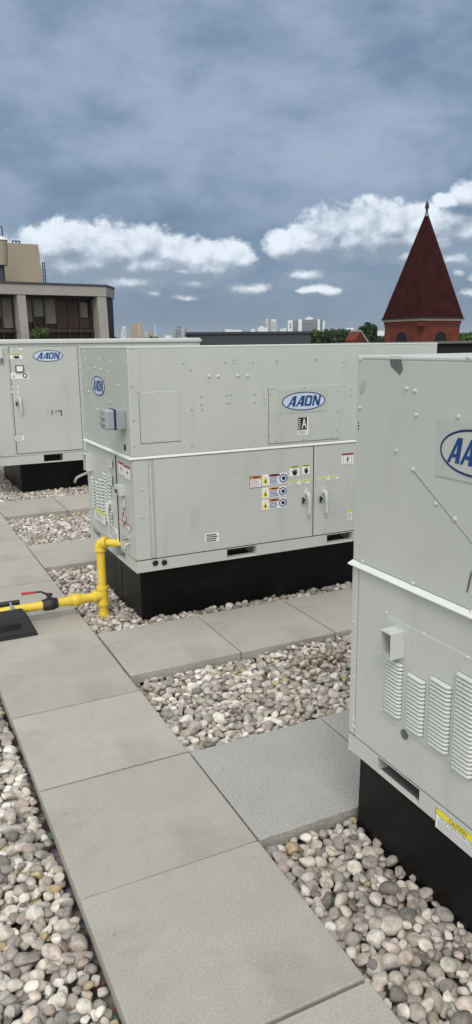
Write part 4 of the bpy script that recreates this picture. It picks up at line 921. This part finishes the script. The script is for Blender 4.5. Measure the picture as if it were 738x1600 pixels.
# brick turret with pyramid spire, seen corner on
DT = 62; c0 = far(660, 498, DT); hw = 59/F_PX*DT*1.0; ang = -math.atan2(c0.x, c0.y)
tw = thing('brick_tower', 'square red brick tower with a tall maroon pyramid spire', 'tower', (c0.x, c0.y, GZ))
def dia(r): return [V_((c0.x+r*math.sin(-ang+R(180)+R(90)*i+R(1.5)), c0.y+r*math.cos(-ang+R(180)+R(90)*i+R(1.5)), 0)) for i in range(4)]
def ring_(mb, r0, z0, r1, z1, k, cap=True):
    a = dia(r0); b = dia(r1); vs = [V_((p.x,p.y,z0)) for p in a]+[V_((p.x,p.y,z1)) for p in b]
    mb.add(vs, [(i,(i+1)%4,4+(i+1)%4,4+i) for i in range(4)]+([(3,2,1,0),(4,5,6,7)] if cap else []), k)
zE = c0.z; zA = far(667, 334, DT).z; r_b = hw*.905
mb = MB(); ring_(mb, hw*.985, zE, .10, zA, 'rooft'); sp = mb.build('spire_roof', tw)
mb = MB(); ring_(mb, .17, zA-.22, .15, zA+.05, 'cgrey'); mb.tube([V_((c0.x,c0.y,zA)), V_((c0.x,c0.y,zA+.3)), V_((c0.x,c0.y,zA+.45)), V_((c0.x,c0.y,zA+.7)), V_((c0.x,c0.y,zA+.9))], [.10,.08,.16,.13,.05], 'dk', 10); mb.build('finial', tw)
px1 = DT/F_PX
mb = MB(); ring_(mb, hw*1.01, zE-1.2*px1, hw*1.01, zE+.5*px1, 'dk'); ring_(mb, hw*.975, zE-4.0*px1, hw*.985, zE-1.3*px1, 'lead'); mb.build('cornice', tw)
mb = MB(); ring_(mb, r_b, GZ, r_b, zE-4.05*px1, 'brick'); ring_(mb, r_b*1.035, zE-8.2*px1, r_b*1.035, zE-4.1*px1, 'brick'); ring_(mb, r_b*1.012, zE-12*px1, r_b*1.012, zE-8.3*px1, 'brickd'); mb.build('wall', tw)
mb = MB(); p = dia(r_b*1.05)[0]; mb.box((p.x-.40,p.y-.35,zE-11*px1),(p.x+.40,p.y+.35,zE-7*px1),'lead') if False else mb.tube([V_((p.x,p.y,zE-11.5*px1)), V_((p.x,p.y,zE-7*px1))], [.36,.40], 'brick', 8); mb.build('corbel', tw)
cs = dia(r_b*1.004)
for i, (A, B) in enumerate(((cs[0], cs[1]), (cs[3], cs[0]))):
    md = (A+B)/2; u = (B-A).normalized(); nn_ = V_((md.x-c0.x, md.y-c0.y, 0)).normalized(); ff = Fr((md.x, md.y, 0), u, nn_); rA = .62; zs = zE-31*px1
    arch = [(-rA, GZ+18), (rA, GZ+18)] + [(rA*math.cos(a), zs+rA*math.sin(a)) for a in [math.pi*j/12 for j in range(13)]]
    arch[0] = (-rA, zs-1.6); arch[1] = (rA, zs-1.6)
    mb = MB(); mb.fpoly(ff, arch, .01, 'hollow'); wn = mb.build('arched_window', tw)
    o_ = [((rA+.22)*math.cos(a), zs+(rA+.22)*math.sin(a)) for a in [math.pi*j/12 for j in range(13)]]; i_ = [(rA*math.cos(a), zs+rA*math.sin(a)) for a in [math.pi*j/12 for j in range(13)]]
    mb = MB(); mb.add([ff.P(a,b,.05) for a,b in o_]+[ff.P(a,b,.05) for a,b in i_], [(j,j+1,13+j+1,13+j) for j in range(12)], 'brickd'); mb.build('arch_trim', wn)
# red gable roof
fg = Facade(553, 74, 577, 76); gb = thing('brick_house', 'red brick gable with a grey roof slope left of the tower', 'house', (fg.o.x, fg.o.y, GZ)); g0 = fg.px(556,526)[0]; g1 = fg.px(576,526)[0]
mb = MB(); za = fg.px(564,518)[1]; zg = fg.px(564,534)[1]; gm = fg.px(563,520)[0]
mb.fpoly(fg, [(g0,GZ),(g1,GZ),(g1,zg-.4),(gm,za),(g0-.1,zg+.2)], 0, 'brick', 1.2); mb.build('wall', gb)
mb = MB(); mb.hexa([fg.P(gm,za-.02,.1),fg.P(g1+.2,zg-.5,.1),fg.P(g1+.2,zg-.5,-1.2),fg.P(gm,za-.02,-1.2),fg.P(gm,za+.16,.1),fg.P(g1+.35,zg-.32,.1),fg.P(g1+.35,zg-.32,-1.2),fg.P(gm,za+.16,-1.2)], 'precast'); mb.build('roof', gb)

# ------------------------------------------------------------------ skyline
def tower_block(name, parts, D, label, cat='building', win=None, group='far skyline buildings'):
    x0 = parts[0][0]; base = far(x0, 530, D); t = thing(name, label, cat, (base.x, base.y, GZ), group)
    for i, (xa, xb, yt, k, pn) in enumerate(parts):
        f = Facade(xa, D+i*.5, xb, D+i*.5); mb = MB(); mb.fbox(f, 0, f.len, GZ, f.px(xa, yt)[1], -D*.006-6, 0, k); mb.build(pn, t)
    if win:
        for (xa, xb, y0_, y1_, nn_, k) in win:
            f = Facade(xa, D-.5, xb, D-.5)
            mb = MB()
            for j in range(nn_):
                ya = y0_+(y1_-y0_)*j/nn_; zb1 = f.px(xa, ya)[1]; zb0 = f.px(xa, ya+(y1_-y0_)/nn_*.5)[1]; mb.fbox(f, f.len*.04, f.len*.96, zb0, zb1, -.3, .2, k)
            mb.build('window_band', t)
    return t
tower_block('apartment_tower', [(185,189.5,514,'cgrey','wall'),(190,192,518,'cwhite','wing')], 1900, 'small grey apartment tower just right of the office block')
tower_block('apartment_tower', [(192,197,510,'cwhite','wall'),(193.2,195.8,509,'cgrey','roof_box')], 1950, 'slim white tower left of the tan tower pair', win=[(193.3,195.6,513,527,5,'cglass')])
tower_block('apartment_tower', [(204,216,506,'corange','wall'),(216,223.5,505,'corange','wing'),(208,213,505,'cgrey','roof_box')], 1800, 'tan and orange tower pair on the left skyline', win=[(205.5,209,509,527,7,'cgrey'),(212,214,509,527,7,'cgrey'),(217.5,219,509,527,7,'cwhite'),(221,222.5,509,527,7,'cgrey')])
tower_block('apartment_tower', [(224.5,233,516,'cgrey','wall'),(233,240,517.5,'corange','wing')], 1850, 'low purplish block between the tan towers and the crane', win=[(226,231.5,518,527,4,'cwhite')])
t = thing('tower_crane', 'thin white crane on the left skyline', 'crane', (far(243,530,1800).x, far(243,530,1800).y, GZ)); p = far(243.5, 530, 1800); q_ = far(242.2, 505.5, 1800)
mb = MB(); mb.tube([V_((p.x,p.y,GZ)), V_((p.x,p.y,p.z+6))], 1.1, 'cwhite', 6); mb.build('mast', t); mb = MB(); mb.tube([V_((p.x,p.y,p.z+5)), q_], [1.0,.7], 'cwhite', 6); mb.build('jib', t)
tower_block('apartment_tower', [(270,273.5,515,'cgrey','wing'),(273.5,288.5,512,'cgrey','wall'),(288.5,291.5,514.5,'cwhite','wing'),(277,284,510.5,'slate','roof_box')], 1500, 'grey slab block standing alone left of the long dark roof', win=[(275,278.5,514,527,6,'cglass'),(280,283,514,527,6,'cglass'),(284.5,287.5,514,527,6,'cwhite')])
tower_block('low_block', [(246,256,522,'cgrey','wall'),(258,268,524,'cwhite','wing')], 1700, 'low pale blocks between crane and lone grey slab')
tower_block('low_block', [(347,351,513.5,'cgrey','wall'),(352,362,514.5,'cwhite','wing'),(360,378,515.5,'cwhite','wing'),(353,354.2,509.5,'cgrey','chimney')], 1100, 'low white sheds with a thin chimney above the dark roof')
tower_block('low_block', [(382,391,516,'cgrey','wall'),(392,401,514.5,'cwhite','wing')], 1100, 'low grey and white shed left of the white arched hall')
tower_block('arched_hall', [(403,418,512,'cwhite','wall'),(406,412,509.5,'cwhite','vault'),(399,405,511,'cgrey','wing')], 1000, 'white hall with raised roof at the foot of the white twin towers')
tower_block('apartment_tower', [(411,415,501,'cgrey','wing'),(415.5,419,498.5,'cwhite','wall'),(420,424,497,'cgrey','core'),(424.5,432,499,'cwhite','wing')], 1300, 'white twin towers on the middle skyline', win=[(425.8,427.6,502,516,6,'cglass'),(429,430.8,502,516,6,'cglass'),(416.4,418,501,516,6,'cglass')])
tower_block('low_block', [(438,442,514,'cwhite','wall'),(443,447,512.5,'cwhite','wing')], 1300, 'tiny white pair of blocks between the twin towers and the wide slab')
tower_block('apartment_slab', [(450,457.5,500.5,'cwhite','wall'),(458,466,501.5,'cglass','glazing'),(466,472,499,'cwhite','wall'),(472,496,499.5,'cglass','glazing'),(496,500,498.5,'cwhite','wall'),(500,504,499,'cglass','glazing'),(504,507.5,501,'cwhite','wall'),(477,489,496.5,'cwhite','roof_box'),(481,486,495,'cwhite','roof_box')], 1000,
            'wide white and glass apartment slab left of the trees', win=[(453,455.5,505,514,3,'cglass'),(473,495,502,518,8,'cgrey'),(459,465,504,518,7,'cgrey')])
tower_block('low_block', [(541,553,512.5,'cwhite','wall'),(552,558,516,'cwhite','wing'),(553,554,508,'cgrey','mast')], 600, 'low white building behind the trees with a small mast')
tower_block('low_block', [(590,600,517,'cwhite','wall'),(596,600,514,'cgrey','wing')], 500, 'pale grey building against the left edge of the brick tower')
# far wood along the horizon
rs = random.Random(77); mb = MB(); FLAT.add('distant_wood')
vs = []; fs = []
for i in range(5200):
    px = rs.uniform(150, 860); D = rs.uniform(900, 1500); p = far(px, 530, D); z = rs.uniform(-20, -3+5*math.sin(px*.11)*math.sin(px*.031+1)); s2 = rs.uniform(3, 7)
    a = V_((rs.gauss(0,1), rs.gauss(0,1), rs.gauss(0,1))).normalized(); b = a.cross(V_((rs.gauss(0,1), rs.gauss(0,1), rs.gauss(0,1)))).normalized(); c = V_((p.x,p.y,z+8)); b_ = len(vs); vs += [c-a*s2, c+b*s2, c+a*s2, c-b*s2]; fs.append((b_,b_+1,b_+2,b_+3))
mb.add(vs, fs, 'leafd'); o = mb.build('distant_wood'); o['kind'] = 'stuff'; tag(o, 'dark line of far trees at the foot of the skyline', 'trees')

# ------------------------------------------------------------------ air between here and the skyline
hm = bpy.data.materials.new('pale_haze'); hm.use_nodes = True; ht = hm.node_tree
for n in list(ht.nodes): ht.nodes.remove(n)
pv = ht.nodes.new('ShaderNodeVolumePrincipled'); ho = ht.nodes.new('ShaderNodeOutputMaterial'); ht.links.new(pv.outputs[0], ho.inputs['Volume'])
pv.inputs['Color'].default_value = (.80, .86, .93, 1); pv.inputs['Density'].default_value = .00007; pv.inputs['Anisotropy'].default_value = .0
M['haze'] = hm; mb = MB(); mb.box((-9100,-9100,-23),(9100,9100,90),'haze'); o = mb.build('haze'); o['kind'] = 'stuff'
